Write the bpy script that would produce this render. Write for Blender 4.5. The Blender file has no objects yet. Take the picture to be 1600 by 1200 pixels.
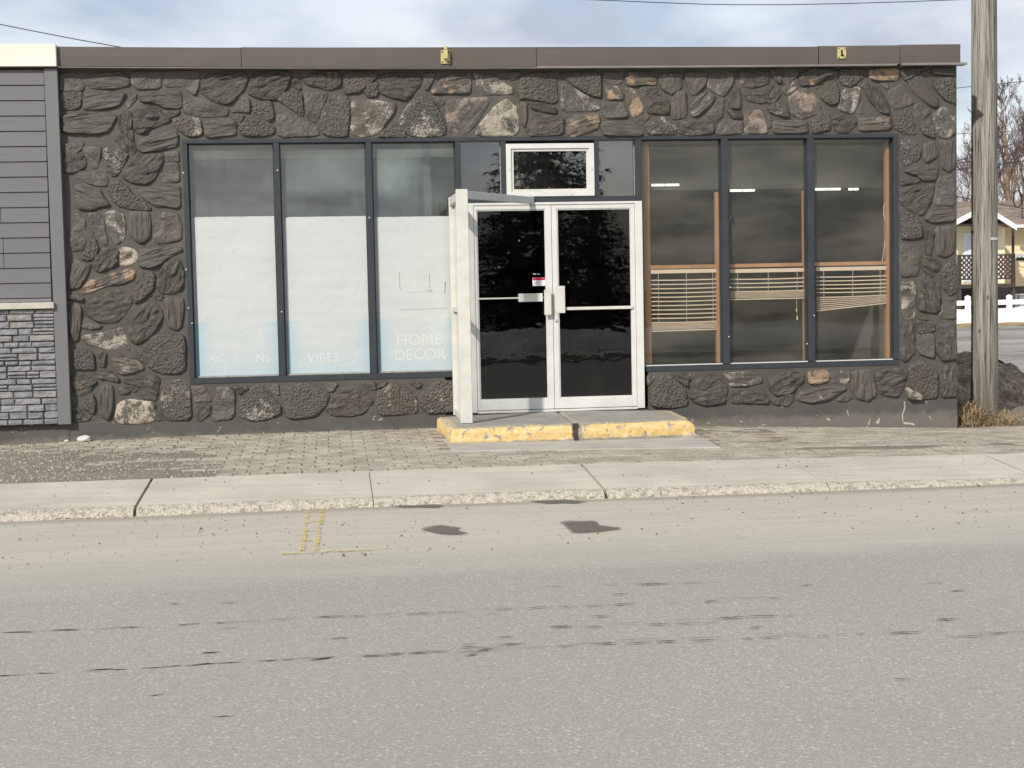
import bpy, bmesh, math, random
import numpy as np
from mathutils import Vector, Matrix, noise as mn
R = math.radians
S = bpy.context.scene
COL = S.collection
# ------------------------------------------------------------------ camera
CX = np.array([-0.9575, -15.5974, 1.4939]); FPX = 2359.87
yaw, pit, rol = [R(a) for a in (6.7941, 3.7304, -1.1542)]
fw = np.array([math.sin(yaw)*math.cos(pit), math.cos(yaw)*math.cos(pit), -math.sin(pit)])
rt = np.array([math.cos(yaw), -math.sin(yaw), 0.0]); up = np.cross(rt, fw)
r2 = rt*math.cos(rol)+up*math.sin(rol); u2 = -rt*math.sin(rol)+up*math.cos(rol)
cam = bpy.data.objects.new('camera', bpy.data.cameras.new('camera')); COL.objects.link(cam)
cam.data.sensor_width = 36; cam.data.lens = 36*FPX/1600; cam.data.clip_end = 2000; cam.data.clip_start = .1
M = Matrix.Identity(4)
for i in range(3):
    M[i][0] = r2[i]; M[i][1] = u2[i]; M[i][2] = -fw[i]; M[i][3] = CX[i]
cam.matrix_world = M
S.camera = cam
# ------------------------------------------------------------------ sky, sun, exposure
SUN_EL, SUN_AZ = R(36), math.atan2(-.78, -.62)      # direction towards the sun: front left of the building
W = bpy.data.worlds.new('World'); S.world = W; W.use_nodes = True
wn = W.node_tree.nodes; wl = W.node_tree.links
bg = wn['Background']; bg.inputs['Strength'].default_value = .12
sky = wn.new('ShaderNodeTexSky'); sky.sky_type = 'NISHITA'; sky.sun_disc = False
sky.sun_elevation = SUN_EL; sky.sun_rotation = math.pi/2-SUN_AZ; sky.air_density = 1.2; sky.dust_density = 1.5
tc = wn.new('ShaderNodeTexCoord')
mp = wn.new('ShaderNodeMapping'); mp.inputs['Scale'].default_value = (1.0, 1.0, 2.6); mp.inputs['Location'].default_value = (.9, .35, .1)
wl.new(tc.outputs['Generated'], mp.inputs['Vector'])
nz = wn.new('ShaderNodeTexNoise'); nz.inputs['Scale'].default_value = 3.2; nz.inputs['Detail'].default_value = 7; nz.inputs['Roughness'].default_value = .55
nz.inputs['Distortion'].default_value = .4
wl.new(mp.outputs[0], nz.inputs['Vector'])
rp = wn.new('ShaderNodeValToRGB'); rp.color_ramp.elements[0].position = .36; rp.color_ramp.elements[1].position = .62
rp.color_ramp.elements[0].color = (.45, .45, .45, 1); rp.color_ramp.elements[1].color = (1, 1, 1, 1)
wl.new(nz.outputs['Fac'], rp.inputs[0])
nz2 = wn.new('ShaderNodeTexNoise'); nz2.inputs['Scale'].default_value = 7; nz2.inputs['Detail'].default_value = 6
wl.new(mp.outputs[0], nz2.inputs['Vector'])
cc = wn.new('ShaderNodeValToRGB'); cc.color_ramp.elements[0].position = .38; cc.color_ramp.elements[1].position = .62
cc.color_ramp.elements[0].color = (3.0, 3.35, 4.1, 1); cc.color_ramp.elements[1].color = (5.3, 5.5, 5.9, 1)
wl.new(nz2.outputs['Fac'], cc.inputs[0])
mx = wn.new('ShaderNodeMix'); mx.data_type = 'RGBA'
wl.new(rp.outputs[0], mx.inputs[0]); wl.new(sky.outputs[0], mx.inputs[6]); wl.new(cc.outputs[0], mx.inputs[7])
wl.new(mx.outputs[2], bg.inputs['Color'])
sl = bpy.data.lights.new('sun', 'SUN'); sl.energy = 3.2; sl.angle = R(1.2); sl.color = (1, .94, .85)
so = bpy.data.objects.new('sun', sl); COL.objects.link(so)
sd = Vector((math.cos(SUN_AZ)*math.cos(SUN_EL), math.sin(SUN_AZ)*math.cos(SUN_EL), math.sin(SUN_EL)))
so.rotation_euler = sd.to_track_quat('Z', 'Y').to_euler(); so.location = (-20, -25, 20)
S.view_settings.view_transform = 'Standard'; S.view_settings.look = 'None'
S.view_settings.exposure = .45; S.view_settings.gamma = 1
S.render.engine = 'CYCLES'; S.render.resolution_x = 1024; S.render.resolution_y = 768
S.cycles.max_bounces = 8; S.cycles.transparent_max_bounces = 12
# ------------------------------------------------------------------ helpers: survey of the place
def ray(x, y): return fw+r2*(x-800)/FPX-u2*(y-600)/FPX
def onY(x, y, v=0.0):
    d = ray(x, y); return Vector(CX+d*(v-CX[1])/d[1])
def onZ(x, y, v=0.0):
    d = ray(x, y); return Vector(CX+d*(v-CX[2])/d[2])
def ip(v, a, b): return float(np.interp(v, a, b))
def zwall(X): return ip(X, [-12, -4.3, -2.4, 0, 2.9, 5.7, 8, 14], [0., 0, .035, .04, -.03, -.136, -.15, -.16])
def zcurb(X): return ip(X, [-12, 1, 2.6, 4.8, 7, 14], [0, 0, -.012, -.04, -.06, -.07])
def gz(X, Y): return -.16-.006*(Y-2)
ROAD = -.135
class MB:
    def __init__(s): s.v = []; s.f = []; s.mi = []
    def add(s, vs, fs, m=0):
        o = len(s.v); s.v += [tuple(v) for v in vs]; s.f += [tuple(i+o for i in f) for f in fs]; s.mi += [m]*len(fs); return s
    def box(s, x0, x1, y0, y1, z0, z1, m=0):
        return s.add([(x0,y0,z0),(x1,y0,z0),(x1,y1,z0),(x0,y1,z0),(x0,y0,z1),(x1,y0,z1),(x1,y1,z1),(x0,y1,z1)],
            [(0,3,2,1),(4,5,6,7),(0,1,5,4),(1,2,6,5),(2,3,7,6),(3,0,4,7)], m)
    def hexa(s, b, t, m=0):     # bottom quad, top quad (ccw from above)
        return s.add(list(b)+list(t), [(0,3,2,1),(4,5,6,7),(0,1,5,4),(1,2,6,5),(2,3,7,6),(3,0,4,7)], m)
    def tube(s, pts, rad, n=8, m=0, cap=True):
        pts = [Vector(p) for p in pts]
        if not isinstance(rad, (list, tuple)): rad = [rad]*len(pts)
        o = len(s.v); ref = None
        for i, p in enumerate(pts):
            d = (pts[min(i+1, len(pts)-1)]-pts[max(i-1, 0)]).normalized()
            if ref is None: ref = Vector((1, 0, 0)) if abs(d.x) < .8 else Vector((0, 1, 0))
            a = (ref-d*ref.dot(d)).normalized(); ref = a; b = d.cross(a)
            for k in range(n):
                t = 2*math.pi*k/n; s.v.append(tuple(p+(a*math.cos(t)+b*math.sin(t))*rad[i]))
        for i in range(len(pts)-1):
            for k in range(n):
                s.f.append((o+i*n+k, o+i*n+(k+1) % n, o+(i+1)*n+(k+1) % n, o+(i+1)*n+k)); s.mi.append(m)
        if cap:
            s.f.append(tuple(o+k for k in reversed(range(n)))); s.mi.append(m)
            s.f.append(tuple(o+(len(pts)-1)*n+k for k in range(n))); s.mi.append(m)
        return s
    def grid(s, fn, us, vs, m=0):
        o = len(s.v)
        for u in us:
            for v in vs: s.v.append(tuple(fn(u, v)))
        n = len(vs)
        for i in range(len(us)-1):
            for j in range(n-1):
                s.f.append((o+i*n+j, o+(i+1)*n+j, o+(i+1)*n+j+1, o+i*n+j+1)); s.mi.append(m)
        return s
    def prism(s, poly, a, b, axis='y', m=0):    # poly in the other two axes
        n = len(poly); vs = []
        for d in (a, b):
            for (p, q) in poly:
                vs.append({'y': (p, d, q), 'z': (p, q, d), 'x': (d, p, q)}[axis])
        fs = [tuple(range(n)), tuple(reversed(range(n, 2*n)))]+[(i, (i+1) % n+0, (i+1) % n+n, i+n) for i in range(n)]
        return s.add(vs, fs, m)
    def mesh(s, name, mats, smooth=False):
        me = bpy.data.meshes.new(name); me.from_pydata(s.v, [], s.f)
        for m in (mats if isinstance(mats, (list, tuple)) else [mats]): me.materials.append(m)
        if any(s.mi): me.polygons.foreach_set('material_index', s.mi)
        if smooth: me.polygons.foreach_set('use_smooth', [True]*len(me.polygons))
        me.update(); return me
def link(name, me, parent=None, loc=None, **kw):
    o = bpy.data.objects.new(name, me); COL.objects.link(o)
    if parent is not None: o.parent = parent
    if loc is not None: o.location = loc
    for k, v in kw.items(): o[k] = v
    return o
def part(name, mb, mats, parent=None, smooth=False, bevel=0, loc=None, **kw):
    me = mb.mesh(name, mats, smooth)
    fixn(me)
    if bevel: bev(me, bevel)
    return link(name, me, parent, loc, **kw)
def fixn(me):
    bm = bmesh.new(); bm.from_mesh(me); bmesh.ops.recalc_face_normals(bm, faces=bm.faces); bm.to_mesh(me); bm.free()
def bev(me, w):
    bm = bmesh.new(); bm.from_mesh(me)
    es = [e for e in bm.edges if len(e.link_faces) == 2 and e.calc_face_angle(0) > .5]
    bmesh.ops.bevel(bm, geom=es, offset=w, segments=1, affect='EDGES', clamp_overlap=True); bm.to_mesh(me); bm.free()
def thing(name, label, cat, loc=(0, 0, 0), group=None):
    o = link(name, None, None, loc); o['label'] = label; o['category'] = cat
    if group: o['group'] = group
    return o
def tag(o, label, cat, group=None):
    o['label'] = label; o['category'] = cat
    if group: o['group'] = group
    return o
# ------------------------------------------------------------------ helpers: materials
class NT:
    def __init__(s, name):
        s.m = bpy.data.materials.new(name); s.m.use_nodes = True; s.t = s.m.node_tree
        s.b = s.t.nodes['Principled BSDF']; s.out = s.t.nodes['Material Output']
    def n(s, ty, ins=None, **kw):
        nd = s.t.nodes.new('ShaderNode'+ty)
        for k, v in kw.items(): setattr(nd, k, v)
        for k, v in (ins or {}).items():
            if isinstance(v, bpy.types.NodeSocket): s.t.links.new(v, nd.inputs[k])
            else: nd.inputs[k].default_value = v
        return nd
    def co(s, space='Object', scale=(1, 1, 1), rnd=False, rot=(0, 0, 0)):
        c = s.n('TexCoord').outputs[space] if space != 'World' else s.n('NewGeometry').outputs['Position']
        if rnd:
            oi = s.n('ObjectInfo'); a = s.n('VectorMath', {0: c}, operation='ADD')
            mm = s.n('Math', {0: oi.outputs['Random'], 1: 37.0}, operation='MULTIPLY')
            s.t.links.new(mm.outputs[0], a.inputs[1]); c = a.outputs[0]
        return s.n('Mapping', {'Vector': c, 'Scale': scale, 'Rotation': rot}).outputs[0]
    def noise(s, vec, scale=5, detail=4, rough=.55, dist=0):
        return s.n('TexNoise', {'Vector': vec, 'Scale': scale, 'Detail': detail, 'Roughness': rough, 'Distortion': dist}).outputs['Fac']
    def voro(s, vec, scale=5, feature='F1', out='Distance', rand=1):
        return s.n('TexVoronoi', {'Vector': vec, 'Scale': scale, 'Randomness': rand}, feature=feature).outputs[out]
    def ramp(s, v, *st):
        r = s.n('ValToRGB', {0: v}); e = r.color_ramp.elements
        while len(e) < len(st): e.new(.5)
        for i, (p, c) in enumerate(st):
            e[i].position = p
            e[i].color = (c, c, c, 1) if isinstance(c, (int, float)) else (*c[:3], 1)
        return r.outputs[0]
    def math(s, op, a, b=0.0, clamp=False): return s.n('Math', {0: a, 1: b}, operation=op, use_clamp=clamp).outputs[0]
    def mix(s, f, a, b, blend='MIX'):
        q = s.n('Mix', {0: f}, data_type='RGBA', blend_type=blend)
        for k, v in ((6, a), (7, b)):
            if isinstance(v, bpy.types.NodeSocket): s.t.links.new(v, q.inputs[k])
            else: q.inputs[k].default_value = (*v[:3], 1) if not isinstance(v, (int, float)) else (v, v, v, 1)
        return q.outputs[2]
    def bump(s, h, strength=.5, dist=.01):
        q = s.n('Bump', {'Height': h, 'Strength': strength, 'Distance': dist})
        if s.b.inputs['Normal'].is_linked: s.t.links.new(s.b.inputs['Normal'].links[0].from_socket, q.inputs['Normal'])
        s.t.links.new(q.outputs[0], s.b.inputs['Normal']); return q.outputs[0]
    def col(s, c):
        if isinstance(c, bpy.types.NodeSocket): s.t.links.new(c, s.b.inputs['Base Color'])
        else: s.b.inputs['Base Color'].default_value = (*c[:3], 1)
    def rough(s, r):
        if isinstance(r, bpy.types.NodeSocket): s.t.links.new(r, s.b.inputs['Roughness'])
        else: s.b.inputs['Roughness'].default_value = r
def sc(c, k): return tuple(x*k for x in c)
def simple(name, c, rough=.6, var=.15, nscale=8, bscale=120, bstr=.15, bdist=.002, metal=0, spec=.5, rnd=False, stretch=(1, 1, 1)):
    t = NT(name); v = t.co('Object', stretch, rnd)
    n1 = t.noise(v, nscale, 5)
    t.col(t.mix(t.ramp(n1, (.3, 0.), (.7, 1.)), sc(c, 1-var), sc(c, 1+var)))
    t.rough(rough); t.b.inputs['Metallic'].default_value = metal; t.b.inputs['Specular IOR Level'].default_value = spec
    if bstr: t.bump(t.noise(v, bscale, 3), bstr, bdist)
    return t.m
PAINT = (.083, .075, .063)
def stone_mat(kind):
    t = NT('stone_'+kind)
    v = t.co('Object', (1, 1, 1), True)
    st = {'pitted': (1, 1, 1), 'grooved': (.16, 1, 1), 'smooth': (1, 1, 1), 'carved': (.4, 1, 1)}[kind]
    va = t.co('Object', st, True)
    if kind == 'pitted':
        h = t.math('ADD', t.math('MULTIPLY', t.noise(v, 38, 5, .6, .4), .7), t.math('MULTIPLY', t.voro(v, 45), .5)); bs, bd = 1., .024
    elif kind == 'grooved':
        h = t.noise(va, 30, 6, .62, .3); bs, bd = 1., .022
    elif kind == 'carved':
        a = t.noise(va, 14, 6, .6, 1.2); h = t.math('ABSOLUTE', t.math('SUBTRACT', a, .5)); h = t.math('MULTIPLY', h, 2.6); bs, bd = 1., .022
    else:
        h = t.math('ADD', t.math('MULTIPLY', t.noise(v, 7, 4, .5, .8), 1.0), t.math('MULTIPLY', t.noise(v, 45, 5, .6), .35)); bs, bd = .8, .022
    pl = t.math('SNAP', t.noise(v, 9, 4, .6, .9), .11); t.bump(pl, .9 if kind in ('smooth', 'carved') else .4, .05)
    t.bump(h, bs, bd*1.25)
    t.bump(t.noise(va, 85, 5, .7), .6, .006)
    t.bump(t.noise(v, 220, 3), .35, .002)
    oi = t.n('ObjectInfo')
    base = t.mix(t.ramp(t.noise(v, 9, 4), (.3, 0.), (.7, 1.)), sc(PAINT, .84), sc(PAINT, 1.12))
    hs = t.n('HueSaturation', {'Color': base, 'Value': t.math('ADD', t.math('MULTIPLY', oi.outputs['Random'], .16), .94), 'Saturation': t.math('ADD', t.math('MULTIPLY', oi.outputs['Random'], .4), .8)}).outputs[0]
    # worn-off paint: shows the stone's own colour on what sticks out
    wear = t.n('Attribute', attribute_type='OBJECT', attribute_name='wear').outputs['Fac']
    big = t.noise(v, 6.5, 3, .5, .6); fine = t.noise(v, 75, 4, .65)
    s_ = t.math('ADD', t.math('MULTIPLY', big, .62), t.math('MULTIPLY', fine, .38))
    s_ = t.math('ADD', s_, t.math('MULTIPLY', t.math('SUBTRACT', h, .45), .22))
    thr = t.math('SUBTRACT', .725, t.math('MULTIPLY', wear, .265))
    mask = t.math('MULTIPLY', t.math('MULTIPLY', t.math('SUBTRACT', s_, thr), 16., True), .85)
    wc = t.mix(t.noise(v, 40, 3), oi.outputs['Color'], (.30, .26, .21))
    t.col(t.mix(mask, hs, wc)); t.rough(.5); t.b.inputs['Specular IOR Level'].default_value = .5
    return t.m
SM = {k: stone_mat(k) for k in ('pitted', 'grooved', 'smooth', 'carved')}
def mortar_mat():
    t = NT('painted_mortar'); v = t.co('World')
    n = t.noise(v, 3.5, 5)
    t.col(t.mix(t.ramp(n, (.3, 0.), (.7, 1.)), sc(PAINT, .78), sc(PAINT, .95))); t.rough(.6)
    t.bump(t.noise(v, 28, 5), .5, .008); t.bump(t.noise(v, 160, 3), .3, .002); return t.m
MORTAR = mortar_mat()
def foundation_mat():
    t = NT('painted_foundation'); v = t.co('World'); z = t.n('SeparateXYZ', {0: v}).outputs['Z']
    c = t.mix(t.ramp(t.noise(v, 2.5, 5), (.3, 0.), (.7, 1.)), (.062, .059, .054), (.082, .078, .071))
    lo = t.ramp(t.math('ADD', z, t.math('MULTIPLY', t.noise(v, 9, 5), .16)), (.09, 1.), (.15, 0.))
    c = t.mix(t.math('MULTIPLY', lo, .45), c, (.20, .18, .15))
    chips = t.ramp(t.math('ADD', t.noise(v, 11, 3, .5, 1.5), t.math('MULTIPLY', t.noise(v, 60, 2), .12)), (.765, 0.), (.775, 1.))
    t.col(t.mix(chips, c, (.42, .40, .35))); t.rough(.7)
    t.bump(t.noise(v, 14, 4), .35, .01); t.bump(t.noise(v, 120, 3), .25, .002); return t.m
def asphalt_mat():
    t = NT('road_asphalt'); v = t.co('World'); xyz = t.n('SeparateXYZ', {0: v}); y = xyz.outputs['Y']
    vs = t.co('World', (.12, 1, 1), rot=(0, 0, R(.5)))
    g = t.voro(v, 150, out='Color'); gg = t.n('SeparateColor', {0: g}).outputs[0]
    fine = t.noise(v, 90, 4, .7)
    base = t.mix(t.ramp(gg, (.0, 0.), (.75, .45), (.97, 1.)), (.272, .265, .222), (.408, .396, .338))
    base = t.mix(t.ramp(fine, (.35, .55), (.5, 0.)), base, (.175, .168, .138))
    sparkle = t.ramp(t.n('SeparateColor', {0: t.voro(v, 95, out='Color')}).outputs[1], (.95, 0.), (.98, 1.))
    base = t.mix(t.math('MULTIPLY', sparkle, .5), base, (.60, .58, .54))
    big = t.noise(v, .55, 5, .6)
    base = t.mix(t.math('MULTIPLY', t.ramp(big, (.35, 0.), (.65, 1.)), .22), base, (.235, .225, .185))
    streak = t.noise(vs, 2.2, 6, .6)
    # road dust lies thick towards the kerb, blown in streaks
    d = t.math('ADD', y, t.math('MULTIPLY', t.math('SUBTRACT', streak, .5), 1.5))
    dust = t.ramp(t.math('MULTIPLY', t.math('ADD', d, 8.2), .2632), (.22, 0.), (.45, .55), (.62, .8), (.97, .72), (1., .9))
    dust2 = t.math('MULTIPLY', dust, t.ramp(t.noise(vs, 9, 5), (.3, .65), (.65, 1.)))
    dc = t.mix(t.noise(vs, 5, 4), (.50, .448, .365), (.44, .41, .345))
    c = t.mix(dust2, base, dc)
    gut = t.ramp(t.math('ADD', t.math('ADD', y, 4.75), t.math('MULTIPLY', t.noise(vs, 6, 4), .2)), (.22, 0.), (.38, .6))
    c = t.mix(gut, c, (.22, .175, .14))
    spk = t.ramp(t.noise(v, 34, 2, .5), (.70, 0.), (.73, 1.))
    c = t.mix(t.math('MULTIPLY', t.math('MULTIPLY', spk, dust), .7), c, (.14, .12, .10))
    t.col(c); t.rough(.85); t.b.inputs['Specular IOR Level'].default_value = .3
    t.bump(t.math('ADD', gg, fine), .35, .003); return t.m
def concrete(name, c, scale=1., spots=.5):
    t = NT(name); v = t.co('World')
    n = t.noise(v, 1.6*scale, 6, .6); f = t.noise(v, 90, 4, .7)
    k = t.mix(t.ramp(n, (.3, 0.), (.7, 1.)), sc(c, .80), sc(c, 1.12))
    k = t.mix(t.math('MULTIPLY', t.ramp(f, (.35, 1.), (.5, 0.)), .35), k, sc(c, .62))
    vs = t.co('World', (.1, 1, 1)); k = t.mix(t.math('MULTIPLY', t.ramp(t.noise(vs, 12, 4), (.45, 0.), (.7, 1.)), .5), k, sc(c, .68))
    dots = t.ramp(t.noise(v, 26, 2), (.72, 0.), (.76, 1.)); k = t.mix(t.math('MULTIPLY', dots, spots), k, (.12, .1, .08))
    t.col(k); t.rough(.85); t.bump(f, .35, .003); return t.m
def aggregate():
    t = NT('exposed_aggregate'); v = t.co('World')
    vc = t.n('TexVoronoi', {'Vector': v, 'Scale': 75.}); g = t.n('SeparateColor', {0: vc.outputs['Color']}).outputs[0]
    c = t.mix(g, (.38, .345, .28), (.50, .46, .375)); c = t.mix(t.ramp(t.noise(v, 22, 5, .7), (.38, .7), (.52, 0.)), c, (.17, .145, .115))
    t.col(c); t.rough(.85); t.bump(t.math('SUBTRACT', 1., vc.outputs['Distance']), .6, .014); return t.m
def dirt_mat():
    t = NT('sandy_dirt'); v = t.co('World'); vs = t.co('World', (.3, 1, 1))
    g = t.n('SeparateColor', {0: t.voro(v, 60, out='Color')}).outputs[0]
    c = t.mix(t.ramp(t.noise(vs, 2.2, 6, .65), (.35, 0.), (.65, 1.)), (.125, .093, .068), (.19, .152, .115))
    c = t.mix(t.math('MULTIPLY', g, .4), c, (.36, .32, .265))
    c = t.mix(t.ramp(t.noise(v, 45, 3, .7), (.36, .7), (.47, 0.)), c, (.08, .065, .05))
    t.col(c); t.rough(.95); t.bump(t.math('ADD', g, t.noise(v, 50, 3)), .7, .008); return t.m
def paver_mat():
    t = NT('paver_concrete'); v = t.co('World'); oi = t.n('ObjectInfo')
    r = t.n('SeparateColor', {0: t.voro(t.co('World', (.05, .05, .05)), 90, out='Color')}).outputs[0]
    c = t.mix(t.ramp(t.noise(v, 3.2, 6, .6), (.36, 0.), (.62, 1.)), (.25, .215, .165), (.40, .36, .29))
    c = t.mix(t.math('MULTIPLY', oi.outputs['Random'], .35), c, (.33, .30, .25))
    c = t.mix(t.ramp(t.noise(v, 60, 4, .7), (.36, .6), (.48, 0.)), c, (.11, .09, .07))
    t.col(c); t.rough(.9); t.bump(t.noise(v, 90, 4), .4, .004); return t.m
def step_mat():
    t = NT('step_concrete_with_yellow_paint'); v = t.co('Object'); xyz = t.n('SeparateXYZ', {0: v})
    nz_ = t.n('SeparateXYZ', {0: t.n('NewGeometry').outputs['Normal']}).outputs['Z']
    f = t.noise(v, 90, 4, .7)
    conc = t.mix(t.ramp(t.noise(v, 5, 5), (.3, 0.), (.7, 1.)), (.25, .235, .20), (.34, .32, .28))
    conc = t.mix(t.math('MULTIPLY', t.ramp(f, (.35, 1.), (.5, 0.)), .5), conc, (.15, .135, .11))
    yel = t.mix(t.ramp(t.noise(v, 7, 5), (.3, 0.), (.7, 1.)), (.62, .40, .13), (.68, .50, .22))
    yel = t.mix(t.math('MULTIPLY', t.ramp(t.noise(v, 24, 4), (.46, 0.), (.64, 1.)), .6), yel, (.70, .60, .38))
    side = t.ramp(nz_, (.45, 1.), (.8, 0.))
    edge = t.n('Attribute', attribute_name='edge').outputs['Fac']
    topm = t.math('MULTIPLY', edge, t.ramp(t.noise(v, 22, 4), (.42, 1.), (.56, 0.)))
    chip = t.ramp(t.math('ADD', t.noise(v, 13, 5, .65), t.math('MULTIPLY', t.noise(v, 70, 3), .15)), (.66, 1.), (.69, 0.))
    jd = t.math('ABSOLUTE', t.math('SUBTRACT', xyz.outputs['X'], .055)); jd = t.math('ADD', jd, t.math('MULTIPLY', t.noise(v, 16, 4), .16))
    chip = t.math('MULTIPLY', chip, t.ramp(jd, (.12, 0.), (.15, 1.)))
    zl = t.math('ADD', xyz.outputs['Z'], t.math('MULTIPLY', t.noise(v, 11, 5, .7), .07)); chip = t.math('MULTIPLY', chip, t.ramp(zl, (.035, 0.), (.045, 1.)))
    m = t.math('MULTIPLY', t.math('MAXIMUM', side, t.math('MULTIPLY', topm, .9)), chip)
    t.col(t.mix(m, conc, yel)); t.rough(.75); t.bump(t.noise(v, 60, 5, .65), .6, .008); return t.m
def glass(name, tint=.9, dirt=.06, refl=1.0, wav=0., dcol=(.55, .56, .52), rgh=.0, smear=None, streak=.2):
    t = NT(name); v = t.co('World')
    tr = t.n('BsdfTransparent', {'Color': (tint, tint*1.01, tint*.99, 1)})
    gl = t.n('BsdfGlossy', {'Color': (1, 1, 1, 1), 'Roughness': rgh})
    fc = t.n('LayerWeight', {'Blend': .5}).outputs['Facing']; fr5 = t.math('ADD', t.math('MULTIPLY', t.math('POWER', fc, 5.), .96), .04)
    if wav:
        b = t.n('Bump', {'Height': t.noise(t.co('World', (1, 1, 1.6)), 2.6, 3, .5, .6), 'Strength': wav, 'Distance': .02})
        t.t.links.new(b.outputs[0], gl.inputs['Normal'])
    fac = t.math('MULTIPLY', fr5, refl, True)
    m1 = t.n('MixShader', {0: fac}); t.t.links.new(tr.outputs[0], m1.inputs[1]); t.t.links.new(gl.outputs[0], m1.inputs[2])
    df = t.n('BsdfDiffuse', {'Color': (*dcol, 1)})
    vs = t.co('World', (.45, 1, 1.5)); vd = t.co('World', (3, 1, .3))
    dn = t.math('ADD', t.math('MULTIPLY', t.noise(vs, 1.9, 4, .55), 1.05-streak), t.math('MULTIPLY', t.noise(vd, 3.5, 5, .6), streak))
    dm = t.math('MULTIPLY', t.ramp(dn, (.42, .2), (.68, 1.)), dirt)
    if smear:
        px, pz, rr, amt = smear
        xyz = t.n('SeparateXYZ', {0: v})
        dx = t.math('SUBTRACT', xyz.outputs['X'], px); dz = t.math('MULTIPLY', t.math('SUBTRACT', xyz.outputs['Z'], pz), 1.5)
        dd = t.math('SQRT', t.math('ADD', t.math('MULTIPLY', dx, dx), t.math('MULTIPLY', dz, dz)))
        sm = t.math('SUBTRACT', 1., t.math('DIVIDE', t.math('ADD', dd, t.math('MULTIPLY', t.math('SUBTRACT', t.noise(v, 7, 4), .5), .3)), rr), True)
        dm = t.math('ADD', dm, t.math('MULTIPLY', sm, amt))
    m2 = t.n('MixShader', {0: dm}); t.t.links.new(m1.outputs[0], m2.inputs[1]); t.t.links.new(df.outputs[0], m2.inputs[2])
    t.t.links.new(m2.outputs[0], t.out.inputs[0]); return t.m
SLATE = simple('slate_window_paint', (.030, .036, .041), .45, .15, 6, 90, .2, .002)
WHITE = simple('white_aluminium', (.60, .60, .57), .45, .07, 5, 60, .08, .001)
WHITED = simple('weathered_white_aluminium', (.56, .555, .50), .5, .1, 7, 60, .1, .001)
GREYAL = simple('grey_aluminium', (.52, .53, .53), .45, .1, 8, 60, .1, .001)
FASC = simple('brown_fascia_metal', (.098, .084, .071), .5, .09, 1.7, 30, .05, .001)
FASCL = simple('pale_drip_edge', (.20, .18, .165), .5, .15, 6, 30, .05, .001)
CREAM = simple('cream_fascia_metal', (.72, .69, .60), .5, .05, 3, 30, .05, .001)
GREY = simple('grey_siding', (.125, .125, .127), .6, .05, 4, 60, .5, .004, stretch=(.12, 1, 1), rnd=True)
GREYT = simple('grey_trim_board', (.145, .146, .149), .55, .04, 4, 60, .1, .001)
BLACK = simple('dark_gap', (.012, .012, .012), .8, .1)
WOOD = simple('orange_varnished_wood', (.46, .225, .115), .5, .2, 5, 60, .1, .001, stretch=(1, 1, .1))
TRIMW = simple('olive_paint_strip', (.24, .22, .15), .6, .1)
BLIND = simple('beige_blind', (.70, .55, .44), .5, .06)
DOORGL = glass('door_glass', .30, .003, 1.25, .03, rgh=0)
TOPGL = glass('upper_glass', .5, .03, 4.5, .02)
RIGHTGL = glass('dusty_glass_right', .93, .075, .6, .0, (.45, .43, .36), streak=.03)
def foundation(): pass
# ------------------------------------------------------------------ SETTING
FOUND = foundation_mat(); ASPH = asphalt_mat(); CONC = concrete('sidewalk_concrete', (.48, .445, .37), .8); AGG = aggregate(); DIRT = dirt_mat(); PAV = paver_mat(); STEP = step_mat()
APR = concrete('apron_concrete', (.40, .375, .33), 2, .3)
FIELD = simple('field_ground', (.16, .13, .08), .95, .3, .5, 20, .6, .02)
g = MB(); g.grid(lambda X, Y: (X, Y, (-.32 if Y < 6 else gz(X, Y)-.05)), [-400, -100, -30, 0, 30, 100, 400], [-400, -100, -30, 0, 5, 6, 20, 45, 90, 200, 700])
part('ground', g, FIELD, kind='structure')
rx = list(np.linspace(-14, 14, 57)); rx = [-120, -40]+rx+[40, 120]
g = MB(); g.grid(lambda X, Y: (X, Y, ROAD+.004*math.sin(X*.9+Y)), rx, list(np.linspace(-16.5, -4.2, 40)))
road = part('road', g, ASPH, smooth=True, kind='structure')
# pavement slabs with broken, exposed-aggregate kerb edge
sw = link('sidewalk', None, None, (0, 0, 0), kind='structure')
YB, YF = -3.25, -4.36
def slab(x0, x1, nm='slab'):
    m = MB(); n = max(2, int((x1-x0)/.05)); us = list(np.linspace(x0, x1, n+1))
    def f(u, v):
        y = YB+(YF+.09-YB)*v; return (u, y, zcurb(u)-.07*v+.0015*mn.noise((u*4, y*4, 0)))
    m.grid(f, us, list(np.linspace(0, 1, 8)), 0)
    def e(u, v):   # rounded rough edge down to the road
        a = v*math.pi/2; r = mn.noise((u*23, v*9, 1))*.016+mn.noise((u*7, v*3, 5))*.018+mn.noise((u*60, v*22, 5))*.005
        if v == 0: r = 0
        y = YF+.09-.11*math.sin(a)-r-(.02*v); z = zcurb(u)-.07-(.085)*(1-math.cos(a))-r*.6
        return (u, y, max(z, ROAD-.02) if v < 1 else ROAD-.03)
    m.grid(e, list(np.linspace(x0, x1, max(2, int((x1-x0)/.018)))), list(np.linspace(0, 1, 9)), 1)
    for x in (x0, x1):
        m.add([(x, YB, zcurb(x)), (x, YF+.09, zcurb(x)-.07), (x, YF+.03, zcurb(x)-.09), (x, YF-.02, ROAD-.03), (x, YB, ROAD-.05)], [(0, 1, 2, 3, 4)])
    m.add([(x0, YB, ROAD-.05), (x0, YB, zcurb(x0)), (x1, YB, zcurb(x1)), (x1, YB, ROAD-.05)], [(0, 1, 2, 3)])
    return part(nm, m, [CONC, AGG], sw, smooth=False)
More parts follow.
